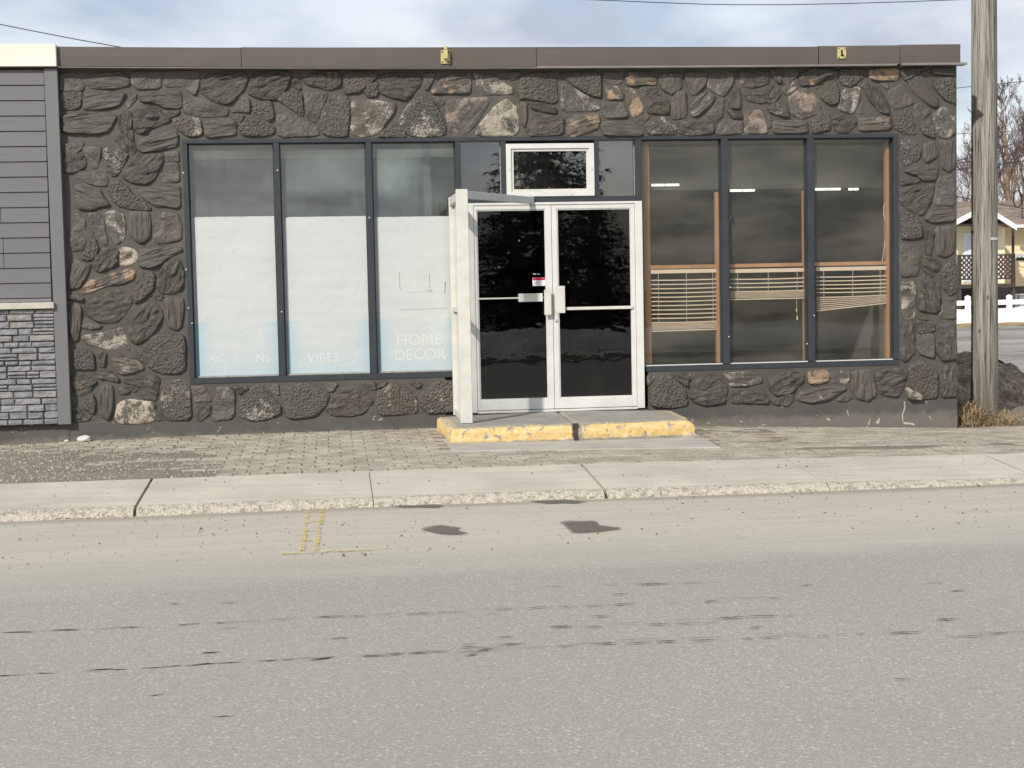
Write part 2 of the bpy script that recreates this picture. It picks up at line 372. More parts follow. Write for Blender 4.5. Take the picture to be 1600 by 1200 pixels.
JX = [-9.4, -7.66, -5.92, -4.17, -2.42, -.68, 1.08, 2.83, 4.58, 6.3, 8.05, 9.8]
for i in range(len(JX)-1):
    ga = .011 if i % 2 == 0 else .003; gb = .011 if i % 2 == 1 else .003
    slab(JX[i]+ga, JX[i+1]-gb)
slab(-40, JX[0]-.01); slab(JX[-1]+.01, 40)
m = MB(); m.box(-40, 40, YF+.12, YB+.04, -.3, -.135); part('slab_bed', m, BLACK, sw)
m = MB(); m.grid(lambda X, Y: (X, Y, zcurb(X)-.010+.004*mn.noise((X*9, Y*9, 0))), list(np.linspace(-12, 12, 200)), [YB-.004, YB+.012]); part('joint_filling', m, DIRT, sw)
# opposite side of the street (seen in the glass)
SNOW = simple('dirty_snow', (.50, .50, .50), .8, .35, 1.2, 14, .8, .05)
GRASSD = simple('dead_lawn', (.15, .12, .07), .95, .3, 1.5, 30, .6, .03)
m = MB(); m.box(-60, 60, -18.2, -16.4, -.3, -.03); part('opposite_sidewalk', m, CONC, kind='structure')
m = MB(); m.grid(lambda X, Y: (X, Y, -.04+.002*Y*0), [-120, -20, 20, 120], [-120, -60, -18.2]); part('opposite_lawn', m, GRASSD, kind='structure')
m = MB(); m.grid(lambda X, Y: (X, Y, -.05+max(0, math.sin((Y+22.6)/4.2*math.pi))*(.45+.3*mn.noise((X*.35, Y*.3, 2)))+.08*mn.noise((X*1.5, Y*1.5, 0))), list(np.linspace(-30, 34, 130)), list(np.linspace(-22.6, -18.4, 18)))
o = part('snow_bank', m, SNOW, smooth=True, kind='stuff'); tag(o, 'low dirty snow bank along the far side of the street', 'snow bank')
# side yard, car park to the right
def lot_mat():
    t = NT('streaked_car_park'); v = t.co('World'); vs = t.co('World', (.35, 1, 1))
    c = t.mix(t.ramp(t.noise(vs, .55, 6, .6), (.35, 0.), (.62, 1.)), (.17, .155, .135), (.36, .34, .305))
    c = t.mix(t.ramp(t.noise(v, 6, 5, .7), (.4, .6), (.55, 0.)), c, (.15, .135, .115))
    t.col(c); t.rough(.9); t.bump(t.noise(v, 12, 5), .5, .03); return t.m
m = MB(); m.grid(lambda X, Y: (X, Y, gz(X, Y)+.05*mn.noise((X*.4, Y*.4, 0))), list(np.linspace(5.9, 60, 90)), list(np.linspace(1.2, 39.5, 90)))
part('car_park', m, lot_mat(), smooth=True, kind='structure')
# strip between wall and pavement: dirt bed with pavers in it
def zpav(X, Y): return zwall(X)*(1-min(1, max(0, Y/YB)))+zcurb(X)*min(1, max(0, Y/YB))
def dirt_over(X, Y):       # how high the dirt lies over (+) or under (-) the paver tops
    v = -.009+.006*mn.noise((X*1.1, Y*2.2, 3))+.003*mn.noise((X*4, Y*6, 9))
    v += .017*ip(X, [-3.8, -2.8, -1.8, -.8], [1, .75, .35, 0])*ip(Y, [-3.3, -1.6, -.7, 0], [1.1, .9, .5, .35])
    v += .007*ip(X, [2.55, 2.7, 3.3, 3.9, 4.6], [0, .9, 1., .35, 0])*ip(Y, [-2.3, -1.2, 0], [.2, 1, 1])
    v += .013*math.exp(-((Y+2.45-.09*(X-4))/.20)**2)*ip(X, [2.5, 3.3, 7], [0, 1, 1])
    v += .006*math.exp(-(Y/.06)**2)
    v -= .004*ip(X, [3.6, 4.4], [0, 1])*(1-math.exp(-((Y+2.45-.09*(X-4))/.35)**2))
    return min(v, .12*(Y-YB))
m = MB(); m.grid(lambda X, Y: (X, Y, zpav(X, Y)+dirt_over(X, Y)+.0015*mn.noise((X*25, Y*25, 0))), list(np.linspace(-6.5, 8.6, 420)), list(np.linspace(YB+.002, -.002, 120)))
dirt = part('dirt_bed', m, DIRT, smooth=True, kind='structure')
m = MB(); m.grid(lambda X, Y: (X, Y, zpav(X, Y)-.02), [-40, -20, -6.5], list(np.linspace(YB, 0, 4))); part('gravel_verge', m, DIRT, kind='structure')
m = MB(); m.grid(lambda X, Y: (X, Y, zpav(X, Y)-.012), [8.6, 20, 40], list(np.linspace(YB, 1.3, 4))); part('side_verge', m, DIRT, kind='structure')
m = MB(); m.grid(lambda X, Y: (X, Y, -.145+.12*ip(Y, [0, .6, 2.2], [0, 1, .7])*ip(X, [5.9, 6.2], [.3, 1])+.03*mn.noise((X*2, Y*2, 0))), list(np.linspace(5.76, 8.6, 40)), list(np.linspace(-.001, 2.2, 30))); part('side_yard', m, DIRT, kind='structure')
rng = random.Random(5)
pav = link('paver_walk', None, None, (0, 0, 0), kind='structure')
cells = []
y = -.03; row = 0
while y > YB+.24:
    hgt = .145; x = -4.6+(.11 if row % 2 else 0)
    while x < 8.4:
        cells.append((x, x+.214, y-hgt, y)); x += .225
    y -= hgt+.014; row += 1
yy = y; x = -4.6
while x < 8.4:
    cells.append((x, x+.130, YB+.012, yy)); x += .141
SX0, SX1, SY = .10, 2.60, -1.22; AX0, AX1, AY = .08, 2.62, -2.12
vis = []; rest = []
for c in cells:
    cx, cy = (c[0]+c[1])/2, (c[2]+c[3])/2
    if AX0 < cx < AX1+.0 and cy > AY+.05: continue
    dz = dirt_over(cx, cy)
    if dz > .006: rest.append(c) if dz < .012 else None; continue
    score = -dz*60 - .12*abs(cx-.4) - .25*abs(cy+2.2)
    if -.95 < cx < 5.6: vis.append((score, c))
    else: rest.append(c)
vis.sort(key=lambda t: -t[0]); rest += [c for _, c in vis[290:]]; vis = [c for _, c in vis[:290]]
def paver_shape(mb, c, origin=(0, 0, 0)):
    x0, x1, y0, y1 = c; j = lambda: rng.uniform(-.004, .004)
    t = []
    tz = rng.uniform(-.003, .004)
    q = [(x0+j(), y0+j()), (x1+j(), y0+j()), (x1+j(), y1+j()), (x0+j(), y1+j())]
    cx, cy = (x0+x1)/2, (y0+y1)/2
    tl = [rng.uniform(-.002, .002) for _ in range(4)]
    b = [(a-origin[0], d-origin[1], zpav(a, d)-.05-origin[2]) for a, d in q]
    s1 = [(a-origin[0], d-origin[1], zpav(a, d)+tz-.006+k-origin[2]) for (a, d), k in zip(q, tl)]
    s2 = [(cx+(a-cx)*.94-origin[0], cy+(d-cy)*.91-origin[1], zpav(a, d)+tz+k-origin[2]) for (a, d), k in zip(q, tl)]
    mb.add(b+s1+s2, [(0, 1, 5, 4), (1, 2, 6, 5), (2, 3, 7, 6), (3, 0, 4, 7), (4, 5, 9, 8), (5, 6, 10, 9), (6, 7, 11, 10), (7, 4, 8, 11), (8, 9, 10, 11)])
for c in vis:
    m = MB(); og = ((c[0]+c[1])/2, (c[2]+c[3])/2, 0); paver_shape(m, c, og); part('paver', m, PAV, pav, loc=og)
m = MB()
for c in rest: paver_shape(m, c)
part('outer_pavers', m, PAV, pav, kind='stuff')
# ------------------------------------------------------------------ MAIN BUILDING
B = thing('storefront_building', 'low flat-roofed shop faced with dark brown painted rubble stone and a brown metal fascia', 'building', (1.1, 0, 0))
OFF = Vector((1.1, 0, 0))
def bpart(name, mb, mats, parent=None, **kw):
    o = part(name, mb, mats, parent or B, **kw)
    if parent is None: o.location = -OFF+(kw.get('loc') or Vector())
    return o
XL, XR = -3.60, 5.735; ZT = 3.735
OX0, OX1, OZ0, OZ1 = -2.39, 5.085, .563, 3.022
DX0, DX1 = .20, 2.345
def zst(X): return ip(X, [-3.6, -2.39, -.5, 3.2, 5.7], [.215, .215, .195, .195, .215])
m = MB()
def sheet(x0, x1, z0, z1):
    nx = max(2, int((x1-x0)/.035)); nz_ = max(2, int((z1-z0)/.035))
    def f(u, v):
        e = min(u-x0, x1-u, v-z0, z1-v); k = min(1, e/.03)
        return (u, -.013-.010*k*(mn.noise((u*5, v*5, 0)))-.004*k*mn.noise((u*18, v*18, 3)), v)
    m.grid(f, list(np.linspace(x0, x1, nx)), list(np.linspace(z0, z1, nz_)))
sheet(XL, OX0, .15, ZT+.05); sheet(OX1, XR, .15, ZT+.05); sheet(OX0, OX1, OZ1, ZT+.05); sheet(OX0, DX0, .15, OZ0); sheet(DX1, OX1, .15, OZ0)
bpart('wall_mortar', m, MORTAR, smooth=True)
m = MB()   # wall body behind, reveals, sides
m.box(XL, OX0-.001, .02, .22, -.3, 3.8); m.box(OX1+.001, XR-.002, .02, .22, -.3, 3.8); m.box(OX0, OX1, .02, .22, OZ1+.001, 3.8)
m.box(OX0, DX0, .02, .22, -.3, OZ0-.001); m.box(DX1, OX1, .02, .22, -.3, OZ0-.001); m.box(DX0, DX1, .02, .22, -.3, .19)
m.box(XR-.2, XR-.003, .22, 12, -.3, 3.8); m.box(XL, XL+.2, .22, 12, -.3, 3.8); m.box(XL+.2, XR-.2, 11.8, 12, -.3, 3.8)
bpart('wall', m, MORTAR)
m = MB()
for x0, x1 in ((-3.60, DX0), (DX1, XR+.004)):
    us = list(np.linspace(x0, x1, 40)); m.grid(lambda u, v: (u, -.016+.003*mn.noise((u*3, v*8, 0))+(0 if v < 1 else .014), (-.25 if v == 0 else zst(u)+.006*mn.noise((u*5, 0, 0)) if v > .9 else zst(u)*.9)), us, [0, .9, 1])
    if x1 > 5: m.add([(x1, -.016, -.25), (x1, .3, -.25), (x1, .3, .2), (x1, -.016, .2)], [(0, 1, 2, 3)])
m.box(DX0, DX1, -.02, .02, -.25, .165)
bpart('foundation', m, FOUND)
m = MB(); m.box(XL, XR, 0, 12, 3.72, 3.80); bpart('roof', m, simple('roof_gravel', (.2, .2, .19), .9))
m = MB()
for pts_, w_ in (([(1413, 627), (1414, 637), (1410, 648), (1411, 660)], .007), ([(1412, 661), (1424, 662), (1429, 664)], .012), ([(1324, 641), (1326, 650)], .004), ([(1292, 654), (1297, 657)], .010), ([(1452, 650), (1456, 657)], .004)):
    for (a_, b_) in zip(pts_[:-1], pts_[1:]):
        A, Bq = onY(*a_, -.02), onY(*b_, -.02); dd = (Bq-A).normalized(); q_ = Vector((-dd.z, 0, dd.x))*w_; yv = Vector((0, .004, 0))
        m.hexa([A-q_, Bq-q_*.7, Bq-q_*.7+yv, A-q_+yv], [A+q_, Bq+q_*.7, Bq+q_*.7+yv, A+q_+yv])
bpart('paint_chips', m, simple('chipped_render', (.40, .37, .30), .8, .2, 20), kind='stuff')
# fascia panels
def sag(X): return -.022*max(0, 1-((X-1.0)/4.6)**2)
seams = [onY(90, 90, -.1).x, onY(377, 90, -.1).x, onY(838, 90, -.1).x, onY(1279, 90, -.1).x, onY(1406, 90, -.1).x, onY(1501, 90, -.1).x]
for i in range(5):
    a, b = seams[i]+(.003 if i else 0), seams[i+1]-.003; m = MB(); n = 8; bump = [0, .004, 0, .006, .012][i]
    y0 = -.10-(.004 if i % 2 else 0)
    for k in range(n):
        u0, u1 = a+(b-a)*k/n, a+(b-a)*(k+1)/n
        def Q(u, y, z): return (u, y+.003*mn.noise((u*3, z*5, 0)), z+sag(u))
        zb, zt = 3.745, 3.935+bump
        P_ = [[Q(u, y0+.004, zb), Q(u, y0, (zb+zt)/2), Q(u, y0, zt), Q(u, y0+.13, zt+.01)] for u in (u0, u1)]
        for q in range(3): m.add([P_[0][q], P_[1][q], P_[1][q+1], P_[0][q+1]], [(0, 1, 2, 3)])
    if i == 4: m.add([(b, y0, 3.745), (b, .5, 3.745), (b, .5, 3.95), (b, y0, 3.947)], [(0, 1, 2, 3)])
    bpart('fascia_panel', m, FASC)
m = MB(); m.box(seams[0]+.01, seams[-1]-.01, -.08, .0, 3.74, 3.925); bpart('fascia_backing', m, BLACK)
m = MB()
for a, b, l in ((seams[0], seams[1], 0), (onY(377, 90, -.1).x, onY(838, 90, -.1).x, 0), (onY(838, 90, -.1).x, onY(1400, 90, -.1).x, .008), (onY(1408, 90, -.1).x, 5.80, .012)):
    n = 10
    for k in range(n):
        u0, u1 = a+(b-a)*k/n, a+(b-a)*(k+1)/n
        m.hexa([(u0, -.125-l, 3.728+sag(u0)), (u1, -.125-l, 3.728+sag(u1)), (u1, -.01, 3.731+sag(u1)), (u0, -.01, 3.731+sag(u0))],
               [(u0, -.125-l, 3.736+sag(u0)+l*1.2), (u1, -.125-l, 3.736+sag(u1)+l*1.2), (u1, -.01, 3.75+sag(u1)), (u0, -.01, 3.75+sag(u0))])
bpart('drip_edge', m, FASCL)
# ---------------- the stones, each surveyed by its outline
CR = {'A': (0, 50, 5), 'a': (90, 100, 8), 'b': (90, 230, 7.5), 'c': (90, 360, 7.2727), 'd': (90, 500, 7.2727), 'D': (300, 70, 5), 'E': (600, 70, 5), 'F': (900, 70, 5), 'G': (1200, 60, 5),
      'K': (1380, 200, 5.454), 'L': (1380, 400, 4.615), 'M': (1220, 560, 5.714), 'N': (1000, 560, 6.667), 'O': (240, 570, 6.667), 'P': (480, 570, 6.667)}
ST = """a S 30,110 300,105 340,230 310,335 30,340
a P 30,352 300,350 312,400 270,560 30,570
a G 360,150 480,110 780,95 820,130 900,200 890,270 700,310 420,300 340,240
a G 320,430 340,370 600,345 850,365 770,520 580,560 320,570
a S 900,95 1160,85 1290,85 1290,280 1240,310 1000,320 920,230
A S 1285,300 1580,300 1570,330 1450,425 1290,430
a G 1000,400 1200,340 1450,310 1540,360 1550,530 1480,570 1320,540 1200,480 1060,480
a C 940,600 1000,540 1120,510 1260,540 1320,650 1400,680 1380,720 1180,800 1060,870 960,840
a S 1330,590 1520,580 1500,630 1400,670 1340,650
a S 860,490 930,400 990,380 970,460 870,560
a G 50,640 400,600 700,620 740,660 640,840 500,880 60,860
a Cw 700,940 860,840 940,830 950,980 990,1050 940,1120 840,1080 760,990
a G 990,1000 1060,920 1460,830 1500,900 1490,1030 1200,1090 1050,1110 1000,1050
A Pw 1365,680 1400,665 1540,670 1560,700 1575,780 1540,810 1470,815 1400,770 1360,720
a C 780,600 900,600 930,700 920,800 800,850 760,760
a S 90,1000 330,980 300,1070 160,1150 90,1150
b S 300,0 510,0 500,100 460,240 410,240 370,160 300,80
b C 50,160 150,80 280,70 330,170 310,240 200,290 130,300 50,270
b Pw 530,40 590,10 700,10 780,50 820,90 780,180 700,320 640,330 580,280 560,190 530,120
b C 770,300 870,170 930,80 1250,70 1220,190 1130,370 1050,430 880,420 760,360
b S 1260,60 1410,50 1420,170 1250,160
b S 1160,290 1210,210 1320,190 1410,190 1430,400 1200,410 1150,370
b S 280,310 470,280 560,310 590,390 570,460 440,450 220,370
b G 200,440 330,430 500,500 530,570 620,680 500,700 400,740 230,720
b P 620,430 700,390 820,460 900,580 1000,640 1090,700 1080,740 840,720 720,690 650,640 600,520
b G 950,490 1200,450 1430,450 1430,720 1250,690 1150,700 1030,620 960,560
b S 140,800 240,780 330,860 330,1100 300,1200 150,1220
b S 350,780 480,760 540,860 560,1000 590,1130 540,1160 480,1060 400,1000 370,900
b Sw 560,770 700,740 770,790 800,920 790,1060 700,1130 640,1110 580,920
b V 850,760 1070,760 1090,900 1080,1060 1000,1120 930,1110 860,1040 830,920
b S 1150,820 1250,760 1400,780 1450,900 1450,1080 1170,1140 1110,1050 1120,900
c P 380,60 430,110 460,210 430,310 330,340 270,320 280,270 330,190
c C 510,200 640,190 690,240 660,300 700,380 480,470 420,440 390,370 460,290
c SW 700,200 800,200 880,230 910,290 890,350 820,390 740,400 690,370 680,280
c G 940,210 1200,190 1410,200 1400,240 1250,310 1180,380 1080,430 940,420 920,340
c G 200,320 290,370 370,390 350,470 250,650 130,660 100,520
c Go 410,530 600,480 800,440 880,460 860,560 720,610 560,630 400,690 290,730 270,660
c P 910,470 1080,470 1110,560 1080,680 960,790 880,830 870,700 890,560
c C 1150,480 1220,370 1380,330 1430,480 1420,670 1300,720 1170,710 1120,620
c Cw 100,720 200,700 290,770 270,800 110,770
c C 320,830 500,720 660,670 830,740 840,830 760,960 660,1040 540,1060 420,1020 320,960 310,880
c V 150,840 240,840 270,900 260,1060 230,1240 190,1260 140,1150 120,950
c C 850,940 1000,820 1090,820 1180,900 1190,1000 1100,1150 1000,1240 900,1290 840,1250 800,1140 800,1020
c Pw 1090,720 1190,740 1190,800 1100,780
c V 1200,780 1420,770 1430,900 1410,1080 1360,1140 1250,1090 1210,960
c S 280,1080 360,1050 490,1080 480,1110 360,1130 280,1110
d Sw 290,180 480,150 740,80 780,230 820,310 810,350 560,340 340,280 280,220
d P 920,350 1150,160 1430,180 1450,300 1450,560 1380,610 1200,610 1080,570 910,430
d C 450,390 500,360 550,380 560,490 520,530 460,510
d P 190,330 400,370 420,560 300,570 190,560
d Gp 610,440 700,400 880,430 980,550 850,600 740,620 660,580
d Cw 400,600 600,570 690,670 680,710 520,680 400,640
d Co 160,640 300,630 450,700 400,750 360,820 250,860 150,830
d Cw 740,680 950,620 1120,620 1160,680 1140,780 1110,920 980,900 900,840 950,780 880,740 760,720
d Cw 670,780 800,740 920,760 880,820 720,850
d V 490,770 540,730 630,760 630,1000 580,1140 480,1080 460,880
d CW 160,1000 280,1000 370,1080 350,1140 160,1160
d P 290,920 400,850 430,950 410,1070 300,1010
d SW 680,960 800,900 1100,940 1110,1140 1000,1180 720,1180 650,1120
d Pw 1180,700 1400,680 1500,750 1520,1130 1260,1140 1200,1060 1150,960 1190,840
d C 1110,1060 1200,1050 1230,1140 1120,1140
D C 70,290 110,240 250,210 400,210 440,250 400,350 300,460 190,450 80,380
A S 1450,430 1560,350 1550,440 1520,495
D S -70,440 60,410 210,470 285,500 270,555 100,565 -60,540
D Cw 440,330 480,230 580,210 740,210 775,250 740,340 650,430 540,420 450,390
D S 310,520 400,410 450,430 450,530 370,520
D P 320,580 350,540 410,560 360,630
D G 90,600 180,590 310,570 340,600 340,700 250,710 110,725
D P 470,450 620,440 640,560 600,600 480,520
D P 380,620 440,560 540,560 640,640 640,690 560,715 400,710 370,660
D S 780,215 880,215 850,260
D C 780,270 850,260 850,350 770,320
D Co 870,270 980,210 1150,210 1170,270 1150,330 1060,355 900,310
D P 660,420 720,370 850,360 870,560 770,500 680,440
D S 660,460 760,520 980,640 1000,710 670,725 655,560
D S 870,370 1070,370 1000,560 960,610 900,580
D P 1090,390 1230,410 1230,600 1210,720 1040,710 990,630 1020,510
D P 1190,230 1250,210 1460,215 1440,260 1310,370 1190,380
D Sw 1250,430 1400,430 1590,460 1580,530 1460,690 1350,720 1240,700 1240,560
D P 1450,290 1450,400 1380,405 1345,370 1380,310
E Cp -40,240 60,220 280,225 290,300 180,435 50,410 -40,370
E P -20,680 90,600 150,650 170,720 -40,720
E Pw 130,570 220,430 290,400 360,430 430,500 480,640 480,700 340,720 200,710 130,630
E S 310,220 400,220 380,290 330,360 310,290
E Go 370,350 450,260 560,225 680,220 670,380 520,380 380,385
E S 380,400 440,410 470,450 455,500 400,450
E Sp 490,440 560,420 820,410 820,460 720,620 620,715 510,690 485,560
E Sw 700,220 850,230 930,290 1010,340 1010,385 710,390 695,300
E SW 720,700 730,640 860,480 960,420 1050,440 1050,700 840,715
E S 880,215 1090,215 1000,280
E P 1040,310 1080,240 1170,215 1340,215 1355,440 1320,460 1120,420 1060,430
E Vw 1065,450 1110,450 1120,560 1100,645 1075,600
E C 1130,450 1220,450 1340,490 1340,540 1160,500
E C 1140,600 1180,540 1400,560 1395,700 1150,715 1100,680
E P 1370,220 1695,215 1695,415 1620,400 1500,330 1420,270
E Sw 1385,310 1430,300 1560,380 1685,440 1685,510 1390,525
E Go 1430,590 1480,550 1670,540 1685,600 1660,660 1480,720 1430,690
F S 210,215 370,215 360,300 270,310 210,270
F So 230,320 330,325 370,380 370,425 245,425
F Go 390,260 420,210 610,215 625,310 500,315 400,320
F Sp 210,445 370,450 410,540 400,565 230,575
F So 385,330 460,350 530,480 520,530 450,570 400,450
F S 500,330 630,325 635,360 560,420 520,410
F C 560,480 610,390 680,390 730,450 720,540 570,530
F S 470,590 540,540 580,560 515,625
F S 650,230 820,210 825,340 750,390 680,350 650,280
F S 850,215 1040,215 1010,320 940,385 900,390 860,290
F Sp 1030,330 1050,220 1230,215 1230,300 1160,400 1100,380
F Vo 750,420 800,365 860,370 860,560 770,580 740,560
F Gw 890,480 950,400 1040,360 1085,410 1040,500 920,560
F S 1020,540 1110,430 1160,420 1150,550 1090,610
F G 210,600 450,590 520,690 510,710 230,710 200,650
F Pw 540,630 620,570 700,565 780,640 780,695 570,700
F C 790,600 870,580 1070,590 1080,690 900,710 800,690
F Cw 1190,430 1250,340 1280,340 1300,500 1210,490
F S 1090,690 1120,620 1180,580 1300,600 1300,690 1130,705
F C 1180,510 1290,525 1300,570 1230,580
F CO 1260,200 1500,200 1510,300 1380,340 1290,320
F CW 1320,380 1500,360 1540,420 1450,460 1340,430
F Sp 1320,520 1450,510 1490,620 1500,690 1320,690
G Cp 20,240 100,240 105,350 80,350 20,280
G S 110,240 230,240 235,290 150,355 110,360
G C 0,380 60,370 110,420 60,490 0,510
G Sw 110,400 180,330 240,330 220,390 150,440
G CO 245,280 330,240 540,240 500,290 380,360 250,370
G Sp 160,470 250,400 320,390 420,520 380,590 270,630 180,590
G P 0,540 80,490 150,540 160,620 20,580
G Pw 560,240 770,235 760,290 660,380 570,350
G S 470,320 540,250 555,290 530,330
G P 410,460 530,345 555,410 550,500 490,520
G S 370,380 450,340 400,420
G SW 550,540 590,400 720,380 720,480 660,590 570,560
G C 750,390 790,350 870,380 950,530 940,590 870,570 800,490
G S 710,360 770,310 780,340 750,385
G GO 790,240 1020,235 1020,330 830,330 800,310
G S 940,420 1060,350 1100,430 1140,510 1000,550 970,520
G S 880,350 950,350 940,400
G P 1040,240 1230,230 1190,260 1080,330 1045,290
G S 1200,265 1270,240 1275,325
G G 1090,320 1150,280 1230,310 1330,480 1320,540 1260,520 1120,400
G G 1280,240 1455,235 1455,290 1290,280
G P 1290,310 1455,310 1475,520 1380,480 1300,390
G P 980,580 1110,560 1160,690 1150,750 1060,740 990,700
G S 1140,530 1190,500 1275,570 1170,670
G P 1190,700 1270,620 1310,780 1220,750
G Sw 1290,600 1360,540 1460,550 1472,740 1400,780 1320,760
G G 40,640 300,640 310,740 40,740
G P 340,650 400,580 470,560 490,710 350,740
G C 500,600 680,600 690,670 620,740 530,730
G Gp 700,620 950,610 965,710 720,730
G S 700,590 740,510 810,590
G S 0,600 30,620 30,690 0,700
K Pw 155,90 230,85 290,130 325,210 300,270 180,325 155,230
K G 350,140 430,110 460,240 370,295 340,250
K V 480,110 600,105 619,330 560,375 500,340 490,220
K G 180,370 300,320 470,315 450,445 330,450 290,410
K C 155,440 290,420 310,450 250,480 160,485
K C 150,530 300,480 440,475 410,640 330,750 230,700 150,640
K S 470,420 605,400 620,660 430,660
K G 420,690 618,670 618,790 440,810 350,780
K P 155,740 200,700 320,790 330,930 240,945 160,940
K C 350,870 400,840 430,900 410,1080 360,1060
K V 440,850 610,840 612,1050 540,1100 460,1080
K S 155,990 320,1000 330,1080 300,1260 170,1270 150,1200
K C 330,1110 400,1090 480,1130 500,1180 420,1270 340,1200
L P 420,100 500,30 530,50 530,260 480,285 430,220
L Sw 130,190 240,190 235,440 180,460 140,430
L C 250,170 300,130 340,180 400,190 410,380 380,410 250,390
L S 440,320 525,300 525,455 400,450
L CW 250,460 310,440 370,490 370,540 270,555 245,530
L C 130,480 225,480 230,700 160,765 130,740
L S 250,570 370,560 370,740 270,710 245,650
L Cp 390,500 515,480 535,740 430,760 380,690
L P 180,800 280,750 390,830 395,1020 280,1030 200,940
L SW 165,945 270,1000 275,1035 180,1035
L Cw 410,850 450,790 535,780 535,1010 430,1020 410,960
M Cp 850,150 920,100 1060,90 1120,150 1090,280 1040,340 900,320 860,240
M V 640,120 820,100 850,330 780,385 680,360 640,280
M S 450,120 515,110 515,225 450,210
M Sw 530,120 620,120 625,190 590,230 530,210
M GO 250,120 400,100 440,150 420,200 350,230 260,225
M Gw 140,370 200,280 420,250 580,240 580,280 420,380 270,400
M S 500,380 600,280 650,350 590,390
N Cw 1340,200 1420,150 1590,130 1700,170 1700,240 1560,370 1420,390 1360,330
N S 1380,430 1590,370 1600,440 1540,500 1400,480
N Gw 850,160 1150,130 1270,180 1270,260 1100,290 950,300 920,220
N CW 950,380 1000,320 1280,330 1350,430 1330,470 960,470
N Cp 520,400 590,220 740,160 840,200 910,300 880,460 700,490 580,460
N P 110,480 130,330 230,180 330,190 470,320 500,490 300,520 150,510
N Sw 80,180 170,160 160,200 90,290
N Cw 360,170 480,150 510,200 500,300 400,230
N S 515,160 600,170 530,240
O S 390,230 530,225 590,300 600,380 430,390
O C 430,430 590,430 580,510 490,585 450,570
O S 640,400 650,230 790,230 850,290 840,560 610,590
O C 830,230 970,220 980,260 900,310
O Pw 900,540 900,400 1060,210 1130,220 1320,430 1320,510 1180,570 1020,580
O S 1180,240 1300,200 1310,320 1250,310
O P 1340,240 1580,190 1680,220 1830,310 1800,420 1680,540 1450,565 1380,540 1350,380
P S 180,190 320,200 270,280 220,280
P C 190,470 240,390 370,240 560,230 680,350 670,420 560,520 420,540 270,530
P S 560,190 700,180 720,260 640,260
P Cw 730,175 820,180 810,220 740,245
P Pw 720,330 770,260 900,180 1030,240 1140,330 1150,500 950,520 760,530 730,440
P C 1070,190 1200,190 1150,250
P Pw 1170,320 1290,200 1400,165 1540,180 1550,480 1270,510 1190,440"""
WEAR = {'': (.22, (.20, .18, .15)), 'w': (.60, (.40, .38, .31)), 'W': (.78, (.48, .42, .33)), 'o': (.74, (.36, .19, .09)), 'O': (1.0, (.40, .22, .105)), 'p': (.62, (.25, .165, .13))}
srng = random.Random(11)
